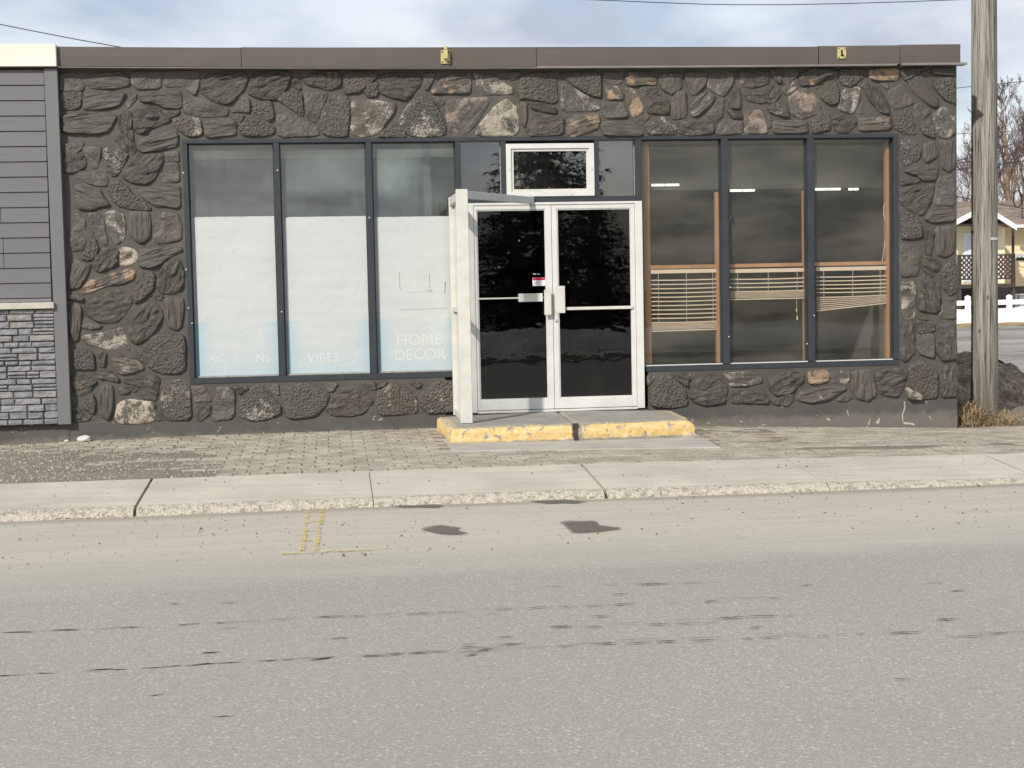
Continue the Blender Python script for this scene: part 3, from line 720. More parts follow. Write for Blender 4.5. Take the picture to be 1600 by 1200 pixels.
for ln in ST.split('\n'):
    k, ty, *pp = ln.split(); ox, oy, s_ = CR[k]
    pts = []
    for q in pp:
        a, b = q.split(','); w = onY(ox+float(a)/s_, oy+float(b)/s_, -.03); pts.append(np.array((w.x, w.z)))
    # trim to the wall
    pts = [np.array((min(max(p[0], XL+.03), XR+.02), min(p[1], ZT-.008))) for p in pts]
    c0 = np.mean(pts, 0); dd0 = max(np.linalg.norm(p-c0) for p in pts); pts = [c0+(p-c0)*(1+.017/dd0) for p in pts]
    for _ in range(1):
        q = []
        for i in range(len(pts)):
            a, b = pts[i], pts[(i+1) % len(pts)]; q += [a*.87+b*.13, a*.13+b*.87]
        pts = q
    P_ = np.array(pts); seg = np.linalg.norm(np.roll(P_, -1, 0)-P_, axis=1); per = seg.sum()
    n = int(min(72, max(18, per/.014))); cum = np.concatenate([[0], np.cumsum(seg)])
    tt = np.linspace(0, per, n, endpoint=False); Pc = np.vstack([P_, P_[:1]])
    Rg = np.stack([np.interp(tt, cum, Pc[:, 0]), np.interp(tt, cum, Pc[:, 1])], 1)
    c = Rg.mean(0); rad = np.linalg.norm(Rg-c, axis=1).max()
    Cc = np.cov((Rg-c).T); ev, vec = np.linalg.eigh(Cc); ax = vec[:, 1]
    ang = math.atan2(ax[1], ax[0])
    if ty[0] == 'V': ang = math.pi/2
    if ty[0] in 'PS': ang = srng.uniform(-.3, .3)
    h = {'P': .040, 'G': .040, 'V': .037, 'S': .025, 'C': .040}[ty[0]]*srng.uniform(.85, 1.25)
    if rad < .09: h *= .75
    if ln.startswith('L SW'): h = .075
    nr = max(4, int(rad/.012)); ca, sa = math.cos(ang), math.sin(ang); sx = srng.uniform(0, 99)
    edge = .30 if ty[0] != 'S' else .16
    prof = [(1.02, -.5), (1.0, .30), (.965, .78)]+[(1-(i+1)/nr*1.0, 0) for i in range(nr-1)]
    prof = prof[:3]+[p for p in prof[3:] if p[0] < .93]
    vs = []; fs = []
    for ri, (f_, hh) in enumerate(prof):
        if ri > 2: hh = .86+.14*min(1, (1-f_)/edge)
        for p in Rg:
            d = p-c; x, z = d*f_
            if ri == 0 or ri == 1: jj = 1+.03*mn.noise((p[0]*14, p[1]*14, sx)); x *= jj; z *= jj
            u, w = x*ca+z*sa, -x*sa+z*ca
            e = 0
            if ri >= 1:
                amp = 1 if ri > 2 else .5
                if ty[0] == 'P': e = .008*mn.noise((u*34, w*34, sx))+.006*mn.noise((u*9, w*9, sx))
                elif ty[0] in 'GV': e = .015*mn.noise((u*4, w*26, sx))+.016*abs(mn.noise((u*6, w*48, sx)))-.004
                elif ty[0] == 'C': e = .036*abs(mn.noise((u*7, w*17, sx)))+.014*mn.noise((u*12, w*26, sx))-.012+.008*round(mn.noise((u*7, w*11, sx+5))*3)/3
                else: q_ = mn.noise((u*6, w*9, sx)); e = .012*round(q_*3)/3+.004*q_+.003*mn.noise((u*22, w*22, sx))
                # slanting face
                e += (u*math.sin(sx)+w*math.cos(sx))*.05
                e *= amp
            vs.append((u, -(h*hh+e), w))
    L_ = len(prof)
    for ri in range(L_-1):
        for i in range(n):
            j = (i+1) % n; fs.append((ri*n+i, ri*n+j, (ri+1)*n+j, (ri+1)*n+i))
    cid = len(vs); last = vs[(L_-1)*n:(L_)*n]; vs.append((sum(v[0] for v in last)/n, sum(v[1] for v in last)/n, sum(v[2] for v in last)/n))
    for i in range(n): fs.append(((L_-1)*n+i, (L_-1)*n+(i+1) % n, cid))
    mb = MB().add(vs, fs)
    o = part('stone', mb, SM[{'P': 'pitted', 'G': 'grooved', 'V': 'grooved', 'S': 'smooth', 'C': 'carved'}[ty[0]]], B, smooth=True)
    o.location = (c[0]-OFF.x, 0, c[1]); o.rotation_euler = (0, -ang, 0)
    wv, wc = WEAR[ty[1:]]; o['wear'] = wv*srng.uniform(.85, 1.1)*(1.35 if ln == 'c SW 700,200 800,200 880,230 910,290 890,350 820,390 740,400 690,370 680,280' or ln.startswith('L SW') else 1); o.color = (*sc(wc, srng.uniform(.85, 1.2)), 1)
# ---------------- window framing
def bar(name, x0, x1, z0, z1, y0=-.018, y1=.07, mat=SLATE, parent=None, **kw):
    m = MB().box(x0, x1, y0, y1, z0, z1); return bpart(name, m, mat, parent, bevel=.002, **kw)
def fx(px, py, v=-.018): return onY(px, py, v).x
TB = onY(300, 224.5).z   # underside of the head bar
SBL = onY(300, 591).z; 
bar('head_frame', OX0, OX1, TB, OZ1, -.02)
bar('sill_frame', OX0, fx(722, 590), OZ0-.003, OZ0+.058, -.02); bar('sill_frame', fx(1010, 575), OX1, OZ0-.003, OZ0+.055, -.02)
mull = [(287, 294.5, 300), (429, 438, 300), (573, 582, 300), (711.5, 720, 250), (783, 790.5, 250), (929, 936, 250), (993, 1003, 250), (1128, 1138, 300), (1262, 1272, 300), (1396.5, 1405, 300)]
mx_ = []
DT = onY(860, 316).z; HB = onY(860, 307).z
for i, (a, b, yy_) in enumerate(mull):
    x0, x1 = fx(a, yy_), fx(b, yy_); 
    if i == 0: x0 = OX0
    if i == 9: x1 = OX1
    mx_.append((x0, x1)); z0 = OZ0+.0585 if i in (0, 1, 2, 7, 8, 9) else (HB if i in (4, 5) else (.2 if i in (3, 6) else OZ0))
    bar('mullion', x0, x1, z0+.0005, TB-.0005, -.018)
bar('door_header', mx_[3][1], mx_[6][0], DT, HB, -.016)
# screws heads, white dots on the slate bars
m = MB()
for px, py in ((286.5, 270), (433.5, 266), (291, 421), (294.5, 481), (440, 487), (577, 340), (1141, 449), (1139, 526), (1272, 493), (1261, 537), (300, 505)):
    w = onY(px, py, -.02); m.box(w.x-.006, w.x+.006, -.024, -.0185, w.z-.006, w.z+.006)
bpart('screw_heads', m, WHITE)
LG = [glass('dusty_glass_left', .88, .19, 1.6, .03, (.36, .40, .39)),
      glass('dusty_glass_smeared', .88, .18, 1.6, .03, (.36, .42, .40), smear=(onY(520, 262).x, onY(500, 262).z, .55, .14)),
      glass('dusty_glass_smeared_more', .88, .18, 1.6, .03, (.37, .44, .42), smear=(onY(608, 265).x, onY(608, 270).z, .42, .26))]
def pane(x0, x1, z0, z1, mat, sash=SLATE, y=.055, nm='window', bead=.012):
    w = MB(); b = bead
    w.box(x0, x0+b, y-.012, y+.03, z0, z1); w.box(x1-b, x1, y-.012, y+.03, z0, z1); w.box(x0+b, x1-b, y-.012, y+.03, z0, z0+b); w.box(x0+b, x1-b, y-.012, y+.03, z1-b, z1)
    o = bpart(nm, w, sash)
    part('pane', MB().box(x0+b, x1-b, y, y+.005, z0+b, z1-b), mat, o); return o
wins = []
BEAD = simple('chipped_light_bead', (.30, .30, .28), .6, .3, 30)
for i in range(3):
    wins.append(pane(mx_[i][1], mx_[i+1][0], OZ0+.0585, TB, LG[i], SLATE))
    m = MB().box(mx_[i][1]+.013, mx_[i+1][0]-.013, .025, .042, OZ0+.058, OZ0+.073); part('bead', m, BEAD, wins[-1])
for i in range(6, 9):
    wins.append(pane(mx_[i][1], mx_[i+1][0], OZ0+.056, TB, RIGHTGL, SLATE))
    m = MB().box(mx_[i][1]+.005, mx_[i+1][0]-.005, .005, .042, OZ0+.055, OZ0+.064); part('bead', m, WHITE, wins[-1])
pane(mx_[3][1], mx_[4][0], HB, TB, TOPGL, BEAD, bead=.006); pane(mx_[5][1], mx_[6][0], HB, TB, TOPGL, BEAD, bead=.006)
# white transom
def frame_mb(x0, x1, z0, z1, w, y0, y1, wb=None):
    wb = wb or w; m = MB(); m.box(x0, x0+w, y0, y1, z0, z1); m.box(x1-w, x1, y0, y1, z0, z1); m.box(x0+w, x1-w, y0, y1, z0, z0+wb); m.box(x0+w, x1-w, y0, y1, z1-w, z1); return m
tx0, tx1, tz0, tz1 = fx(791, 265), fx(928.5, 265), onY(860, 307).z, onY(860, 224.5).z
tr = bpart('transom_window', frame_mb(tx0, tx1, tz0, tz1, .052, -.03, .04, .05), WHITE, bevel=.003)
part('sash', frame_mb(tx0+.0525, tx1-.0525, tz0+.0505, tz1-.0525, .026, -.015, .04), WHITED, tr, bevel=.002)
part('pane', MB().box(tx0+.078, tx1-.078, .01, .015, tz0+.076, tz1-.078), TOPGL, tr)
m = MB()
for px, py in ((795.5, 265), (924.5, 264), (828, 303.5), (893, 303)):
    w = onY(px, py, -.03); m.box(w.x-.008, w.x+.008, -.034, -.0305, w.z-.012, w.z+.012)
part('latch_screws', m, GREYAL, tr)
# ---------------- doors
DZ0 = .2
jr0, jr1 = fx(992.5, 400), fx(1004, 400); jl1 = fx(741, 400)
df = MB(); df.box(jr0, jr1, -.035, .06, DZ0-.02, DT-.001); df.box(mx_[3][1], jl1, -.035, .06, DZ0-.02, DT-.001); df.box(jl1, jr0, -.035, .06, onY(860, 320).z, DT-.001); df.box(jl1, jr0, -.03, .06, DZ0-.03, DZ0-.006)
dfo = bpart('door_frame', df, WHITE, bevel=.003)
gap = bpart('door_gasket', MB().box(jr1, jr1+.012, -.01, .05, DZ0, DT), BLACK)
cxm = fx(862.5, 400)
def door(x0, x1, lab, gl0, gl1):
    zt, zb = onY(860, 320).z-.004, DZ0
    m = MB(); gz0, gz1 = onY(800, 624).z, onY(860, 327).z
    m.box(x0, gl0, -.028, .02, zb, zt); m.box(gl1, x1, -.028, .02, zb, zt); m.box(gl0, gl1, -.028, .02, zb, gz0); m.box(gl0, gl1, -.028, .02, gz1, zt)
    o = bpart('door', m, WHITE, bevel=.003); o['label'] = lab
    part('pane', MB().box(gl0, gl1, -.008, -.002, gz0, gz1), DOORGL, o)
    part('glazing_bead', frame_mb(gl0+.0005, gl1-.0005, gz0+.0005, gz1-.0005, .010, -.020, -.0085), GREYAL, o)
    m = MB()
    for k in range(2):
        xx = gl0+(gl1-gl0)*(.3+.42*k); m.box(xx-.004, xx+.004, -.031, -.0285, zb+.02, zb+.03)
        m.box(xx-.006, xx+.006, -.031, -.0285, gz0-.022, gz0-.014)
    part('screw', m, GREYAL, o); return o
d1 = door(jl1+.003, cxm-.002, 'left door leaf with red and white sticker', fx(744, 400)+.01, fx(853, 400))
d2 = door(cxm+.002, jr0-.003, 'right door leaf', fx(871, 400), fx(986, 400))
w0, w1 = onY(743, 467), onY(851, 466)
m = MB().box(w0.x+.02, w1.x, -.05, -.035, w0.z-.008, w0.z+.008); a, b = onY(810, 459, -.06), onY(848, 471, -.06); m.box(a.x, b.x, -.075, -.036, b.z, a.z)
part('push_bar', m, WHITED, d1, bevel=.002)
m = MB(); a, b = onY(850, 453, -.07), onY(861.5, 492, -.07); m.box(a.x, b.x, -.085, -.074, b.z, a.z); m.box(a.x+.01, a.x+.03, -.075, -.028, b.z+.03, a.z-.03); part('pull_handle', m, WHITED, d1, bevel=.002)
m = MB(); a, b = onY(867.5, 447, -.07), onY(883, 489, -.07); m.box(a.x, b.x, -.085, -.074, b.z, a.z); m.box(a.x+.01, a.x+.03, -.075, -.028, b.z+.03, a.z-.03); part('pull_handle', m, WHITED, d2, bevel=.002)
w0, w1 = onY(883, 484.5), onY(988, 480); m = MB().box(w0.x, w1.x, -.045, -.0285, w1.z-.016, w1.z+.016); part('push_bar', m, WHITED, d2, bevel=.003)
w = onY(868, 500, -.03); m = MB().tube([(w.x, -.028, w.z), (w.x, -.045, w.z)], .016, 14); part('lock_cylinder', m, GREYAL, d2)
m = MB()
for px, py in ((811, 376), (794.5, 395), (779.5, 417), (772, 442), (888, 441)):
    w = onY(px, py, -.009); m.tube([(w.x, -.0085, w.z), (w.x, -.013, w.z)], .009, 12)
part('suction_cup', m, glass('suction_cup_vinyl', .8, .25, 1.5, 0), d1)
a, b = onY(832, 434, -.01), onY(852, 446.5, -.01)
t = NT('sticker_print'); t.col((.70, .74, .80)); PW = t.m; t = NT('sticker_red'); t.col((.55, .02, .06)); PR = t.m
m = MB().box(a.x, b.x, -.0105, -.0085, b.z, a.z, 0); m.box(a.x+.001, b.x-.001, -.0112, -.0106, a.z-.028, a.z-.001, 1)
for k in range(3): m.box(a.x+.01, a.x+.05+.02*k, -.0112, -.0106, b.z+.012+.012*k, b.z+.015+.012*k, 1)
part('sticker', m, [PW, PR], d1)
m = MB()
for px in (834, 836.5, 840, 842.5): w = onY(px, 428, -.01); m.box(w.x-.004, w.x+.004, -.0105, -.0086, w.z-.008, w.z+.006)
part('sticker_scrap', m, PW, d1)
# ---------------- projecting glazed wind screen left of the doors, with top brace
XW, YWf = .322, -1.09
ztop = 2.405; zst_ = .172
ws = bpart('wind_screen', MB().box(XW-.055, XW+.06, YWf-.0, YWf+.06, zst_, ztop+.02), WHITED, bevel=.004); ws['label'] = 'front post of the glazed wind screen'
part('post', MB().box(XW-.045, XW+.045, -.11, -.04, zst_, ztop), WHITED, ws, bevel=.003)
part('rail', MB().box(XW-.04, XW+.04, YWf+.061, -.111, ztop-.085, ztop-.002), WHITED, ws, bevel=.003)
part('rail', MB().box(XW-.035, XW+.035, YWf+.061, -.111, 1.24, 1.29), WHITED, ws, bevel=.003)
part('rail', MB().box(XW-.035, XW+.035, YWf+.061, -.111, zst_, zst_+.07), WHITED, ws, bevel=.003)
part('pane', MB().box(XW-.003, XW+.003, YWf+.061, -.111, zst_+.071, 1.239), glass('screen_glass', .9, .05, 1), ws)
part('pane', MB().box(XW-.003, XW+.003, YWf+.061, -.111, 1.291, ztop-.086), bpy.data.materials['screen_glass'], ws)
e = onY(832, 313, -.06)
p0 = Vector((XW+.05, YWf+.03, ztop-.035)); p1 = Vector((e.x, -.03, e.z-.0)); d = (p1-p0).normalized(); sdv = Vector((-d.y, d.x, 0))*.025; uv = Vector((0, 0, .036))
m = MB().hexa([p0-sdv-uv, p1-sdv-uv, p1+sdv-uv, p0+sdv-uv], [p0-sdv+uv, p1-sdv+uv, p1+sdv+uv, p0+sdv+uv]); part('brace', m, GREYAL, ws, bevel=.003)
for o_ in ws.children: pass
# ---------------- wood inside right windows, blinds, paper, interior
YI = .10
for i, (pl, pr, rail, lw, rw) in enumerate(((1004, 1127, 418, 1016, 1119), (1139, 1261, 415.5, None, 1256), (1273, 1395, 413, None, 1385))):
    x0, x1 = mx_[6+i][1], mx_[7+i][0]; z0, z1 = OZ0+.06, TB
    m = MB()
    if lw: m.box(onY(lw-9, 400, YI).x, onY(lw, 400, YI).x, YI, YI+.07, z0, z1)
    m.box(onY(rw, 400, YI).x, x1+.02, YI, YI+.07, z0, onY(1120, 300, YI).z if i < 2 else z1)
    zr = onY(pl, rail, YI).z; m.box(x0, x1, YI+.005, YI+.065, zr-.018, zr+.02)
    part('sash', m, WOOD, wins[3+i])
    if lw: part('paint_strip', MB().box(x0, onY(lw-9, 400, YI).x-.001, .062, .09, z0, z1), TRIMW, wins[3+i])
SLM = BLIND
for i, (x0p, x1p, ztopp, pitch, ns, stack, tilt, lab) in enumerate((
    (1017, 1126, 421, 6.8, 11, 5, .004, 'beige venetian blind hanging lowest, in the window next to the doors'),
    (1140, 1259, 420, 6.6, 4, 5, 0, 'beige venetian blind drawn up short, in the middle window with dangling pull cord'),
    (1275, 1388, 417, 6.3, 6, 5, .035, 'beige venetian blind with sloping bottom rail, in the rightmost window'))):
    yb = YI+.015; a = onY(x0p, ztopp, yb); b = onY(x1p, ztopp-2, yb); X0, X1 = a.x, b.x; zt = a.z
    t_ = thing('venetian_blind', lab, 'blind', (X0, yb, zt), 'venetian blinds inside the right hand windows')
    part('headrail', MB().box(0, X1-X0, -.005, .02, -.045, -.005), BLIND, t_)
    sp = pitch/152; z = -.045-sp*.6
    sl_me = None
    for k in range(ns+stack):
        st_ = k >= ns
        z -= sp if not st_ else .012
        L = X1-X0-.01; m = MB(); n = 6; tl = tilt*(max(0, k-ns+2)/(stack+1))
        for q in range(n):
            u0, u1 = L*q/n, L*(q+1)/n
            zz = [z-.004*math.sin(math.pi*u/L)-tl*(1-u/L)*2 for u in (u0, u1)]
            m.hexa([(u0, -.010, zz[0]-.004), (u1, -.010, zz[1]-.004), (u1, .014, zz[1]+.004), (u0, .014, zz[0]+.004)], [(u0, -.010, zz[0]-.0005), (u1, -.010, zz[1]-.0005), (u1, .014, zz[1]+.008), (u0, .014, zz[0]+.008)])
        part('slat', m, SLM, t_)
    z -= .016; L = X1-X0
    m = MB().hexa([(0, -.012, z-.012-tilt*2), (L, -.012, z-.012), (L, .016, z-.012), (0, .016, z-.012-tilt*2)], [(0, -.012, z-tilt*2), (L, -.012, z), (L, .016, z), (0, .016, z-tilt*2)]); part('bottom_rail', m, BLIND, t_)
    for q in (.1, .5, .88): part('cord', MB().box(L*q-.002, L*q+.002, -.0145, -.0125, z, -.045), BLIND, t_)
    if i == 1:
        m = MB(); cx_ = onY(1244, 470, yb).x-X0; m.tube([(cx_, -.015, z), (cx_+.004, -.015, z-.2)], .002, 5); m.tube([(cx_, -.015, z-.12), (cx_, -.015, z-.15)], .008, 6); m.tube([(cx_+.006, -.015, z-.20), (cx_+.006, -.015, z-.24)], .008, 6); part('pull_cord', m, BLIND, t_)
# loose cable inside rightmost window and cord inside middle one
m = MB(); m.tube([onY(*p, .14) for p in ((1386, 308), (1381, 322), (1381, 335), (1385, 352), (1384, 370), (1382, 385), (1379, 405), (1376, 412))], .004, 6)
tag(part('loose_cable', m, BLIND), 'loose pale cable hanging down the wooden frame of the rightmost window', 'cable')
# white papers
def paper_mat():
    t = NT('white_paper_over_blue_film'); v = t.co('Generated'); s3 = t.n('SeparateXYZ', {0: v}); x, z = s3.outputs['X'], s3.outputs['Z']
    w = t.co('World')
    base = t.mix(t.ramp(t.noise(t.co('World', (.6, 1, 3)), 3, 4), (.3, 0.), (.7, 1.)), (.455, .49, .48), (.50, .53, .52))
    low = t.ramp(z, (.335, 1.), (.340, 0.))
    ex = t.math('ABSOLUTE', t.math('SUBTRACT', x, .5)); ed = t.ramp(t.math('ADD', ex, t.math('MULTIPLY', t.math('SUBTRACT', .3, z), .15)), (.30, 0.), (.56, .8))
    bt = t.ramp(t.math('ADD', z, t.math('MULTIPLY', t.noise(w, 5, 3), .06)), (.02, .45), (.2, 0.))
    m_ = t.math('MULTIPLY', low, t.math('ADD', t.math('MAXIMUM', ed, bt), .06))
    t.col(t.mix(t.math('MULTIPLY', m_, .75), base, (.27, .44, .56))); t.rough(.7); t.bump(t.noise(w, 5, 4, .6, 1.), .5, .012); return t.m
PAP = paper_mat()
FNT = NT('film_lettering'); FNT.col((.55, .58, .57)); FNT.rough(.6)
INK = simple('paper_tear', (.10, .10, .10), .8, .1)
for i, (words, lab) in enumerate(((None, 'white paper over pale blue film filling the lower part of the leftmost window'), ('VIBES', 'white paper over blue film with faint VIBES lettering, in the second window from the left'), ('HOME DECOR', 'torn white paper over pale blue film with faint HOME DECOR lettering, next to the doors'))):
    x0, x1 = mx_[i][1]+.014, mx_[i+1][0]-.014; z1 = onY(360+i*140, 338.5, .04).z; z0 = OZ0+.073
    x0 += [.03, .02, .022][i]
    nn = 24; m = MB(); pl = []
    for k in range(nn+1):
        u = x0+(x1-x0)*k/nn; pl.append((u, z1+.003*mn.noise((u*9, i, 0))-(.015 if i == 1 and k == 0 else 0)))
    m.prism([(x0, z0), (x1, z0)]+list(reversed(pl)), .045, .048)
    o = part('window_paper', m, PAP); tag(o, lab, 'window paper', 'papers covering the left hand windows')
    # blue film edge beside the sheet
    m = MB().box(mx_[i][1]+.012, x0-.001, .0485, .0505, z0, onY(300, 507, .04).z); part('film_edge', m, simple('blue_film', (.16, .26, .33), .4, .1), o)
    m = MB().box(mx_[i][1]+.012, x0-.001, .0485, .0505, onY(300, 507, .04).z+.001, z1-.005); part('paper_edge', m, simple('grey_paper_edge', (.33, .33, .36), .7, .1), o)
    def text(s_, px, py, hpx, sp=1.0):
        cu = bpy.data.curves.new('lettering', 'FONT'); cu.body = s_; cu.size = hpx/152*1.42; cu.extrude = .0004; cu.space_character = sp
        tmp = bpy.data.objects.new('lettering', cu); COL.objects.link(tmp); dg = bpy.context.evaluated_depsgraph_get(); me = bpy.data.meshes.new_from_object(tmp.evaluated_get(dg)); bpy.data.objects.remove(tmp)
        me.materials.clear(); me.materials.append(FNT.m); w = onY(px, py, .044)
        q = link('lettering', me, o, (w.x, .0440, w.z)); q.rotation_euler = (R(90), 0, 0)
    if i == 0: text('AC', 326, 567, 13); text('NS', 400, 566, 13)
    if i == 1: text('VIBES', 480, 567, 15)
    if i == 2:
        text('HOME', 619, 540, 18); text('DECOR', 616, 563, 17)
        def tear(pts_, w_=.0022):
            m = MB()
            for (a_, b_) in zip(pts_[:-1], pts_[1:]):
                A, Bq = onY(*a_, .044), onY(*b_, .044); dd = (Bq-A).normalized(); nn_ = Vector((-dd.z, 0, dd.x))*w_
                m.add([A-nn_, Bq-nn_*.6, Bq+nn_*.6, A+nn_], [(0, 1, 2, 3)])
            for v_ in range(len(m.v)): m.v[v_] = (m.v[v_][0], .0442, m.v[v_][2])
            part('tear', m, INK, o)
        tear([(624.5, 426), (624.5, 449), (628, 452.5)]); tear([(671, 428), (671.5, 448), (675, 456), (666, 452)]); tear([(640, 457), (662, 456), (676, 456)], .001); tear([(696, 441), (695, 458)], .004); tear([(626, 484), (680, 482.5), (697, 481), (701, 483)], .0015); tear([(590, 489), (594, 489)], .003)
# interior shell
INT = simple('interior_wall', (.30, .30, .28), .8, .05); CEI = simple('interior_ceiling', (.50, .50, .47), .8, .05); CARP = simple('interior_floor', (.12, .11, .10), .9, .1)
ZC = 3.02
m = MB(); m.box(XL+.21, XR-.21, .25, 11.7, .0, .05); bpart('interior_floor', m, CARP)
m = MB(); m.box(XL+.21, XR-.21, .25, 8.0, ZC, ZC+.03); bpart('interior_ceiling', m, CEI)
m = MB(); m.box(XL+.21, XR-.21, 8.0, 8.1, .05, ZC+.03); m.box(XL+.201, XL+.21, .25, 8, .05, ZC); m.box(XR-.21, XR-.201, .25, 8, .05, ZC); bpart('interior_wall', m, INT)
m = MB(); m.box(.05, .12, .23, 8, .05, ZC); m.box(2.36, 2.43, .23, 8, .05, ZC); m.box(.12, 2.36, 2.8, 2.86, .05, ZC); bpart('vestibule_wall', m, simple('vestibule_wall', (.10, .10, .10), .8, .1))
m = MB(); m.box(OX0-.02, mx_[3][0], .30, .34, onY(400, 248, .3).z, TB+.03); bpart('valance', m, simple('beige_valance', (.60, .50, .40), .8, .06))
m = MB(); m.box(OX0-.3, mx_[3][0]+.1, 1.2, 1.25, .05, ZC); bpart('display_backing', m, simple('display_backing', (.30, .33, .32), .8, .12, 2))
TUBE = NT('lit_tube'); TUBE.col((.8, .8, .7)); TUBE.b.inputs['Emission Color'].default_value = (1, .97, .85, 1); TUBE.b.inputs['Emission Strength'].default_value = 1.3
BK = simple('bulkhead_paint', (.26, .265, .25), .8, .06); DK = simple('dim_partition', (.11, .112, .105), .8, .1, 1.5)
YBk = 1.0
bpart('bulkhead', MB().box(2.44, XR-.215, YBk, YBk+.06, onY(1200, 295, YBk).z, ZC-.001), BK)
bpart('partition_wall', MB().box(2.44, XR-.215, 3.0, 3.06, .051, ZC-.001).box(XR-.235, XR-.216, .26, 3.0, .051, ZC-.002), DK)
for px0, px1, py in ((1018, 1061, 289), (1141, 1179, 297.5), (1274, 1313, 295.5), (1326, 1341, 295.5)):
    a, b = onY(px0, py, YBk-.03), onY(px1, py, YBk-.03); c_ = (a+b)/2; L = b.x-a.x
    lab = {1018: 'lit fluorescent strip seen through the right hand window next to the doors', 1141: 'lit fluorescent strip seen through the middle right window', 1274: 'longer lit fluorescent strip seen through the rightmost window', 1326: 'short lit fluorescent strip at the right in the rightmost window'}[px0]
    t_ = thing('fluorescent_light', lab, 'light', (c_.x, YBk-.03, c_.z), 'fluorescent strips inside the shop behind the right hand windows')
    part('fitting', MB().box(-L/2, L/2, .014, .0295, -.015, .015), CEI, t_)
    part('tube', MB().tube([(-L/2, 0, 0), (-.008, 0, 0)], .013, 8), TUBE.m, t_); part('tube', MB().tube([(.008, 0, 0), (L/2, 0, 0)], .013, 8), TUBE.m, t_)
# small bracket on mullion
m = MB(); w = onY(1141, 339, .0); m.tube([(w.x, -.02, w.z), (w.x+.03, .04, w.z)], .012, 8); m.tube([(w.x-.003, -.0, w.z), (w.x-.004, .03, w.z-.22)], .004, 6)
bpart('stay_bar', m, SLATE)
# brackets on the fascia
BRS = simple('brass_yellow_paint', (.50, .43, .20), .45, .12, 20)
a, b = onY(688.5, 79, -.11), onY(703, 99.5, -.11)
t_ = thing('sign_bracket', 'pale yellow bracket with a projecting lug, left one on the brown fascia', 'bracket', ((a.x+b.x)/2, -.105, (a.z+b.z)/2), 'old sign brackets on the fascia')
w_, h_ = (b.x-a.x)/2, (a.z-b.z)/2
part('plate', MB().box(-w_, w_, -.010, 0, -h_, h_), BRS, t_, bevel=.001)
part('lug', MB().box(-.02, .02, -.07, -.010, -h_*.35, h_*1.05).box(-.014, .014, -.075, -.03, h_*1.05, h_*1.55), BRS, t_, bevel=.002)
m = MB()
for sx_ in (-1, 1):
    for sz in (-1, 1): m.box(sx_*w_*.72-.007, sx_*w_*.72+.007, -.013, -.010, sz*h_*.75-.007, sz*h_*.75+.007)
part('bolt', m, BLACK, t_)
a, b = onY(1308.5, 74, -.11), onY(1322, 91.5, -.11)
t_ = thing('sign_bracket', 'flat pale yellow square bracket plate, right one on the brown fascia', 'bracket', ((a.x+b.x)/2, -.105, (a.z+b.z)/2), 'old sign brackets on the fascia')
w_, h_ = (b.x-a.x)/2, (a.z-b.z)/2
part('plate', MB().box(-w_, w_, -.010, 0, -h_, h_), BRS, t_, bevel=.001)
m = MB()
for sx_ in (-1, 1):
    for sz in (-1, 1): m.box(sx_*w_*.72-.006, sx_*w_*.72+.006, -.013, -.010, sz*h_*.78-.006, sz*h_*.78+.006)
m.tube([(0, -.012, h_*.55), (-.006, -.02, .0), (.006, -.02, -.02)], .009, 6); m.box(-.015, .02, -.02, -.010, -.03, -.02)
part('bolt', m, BLACK, t_)
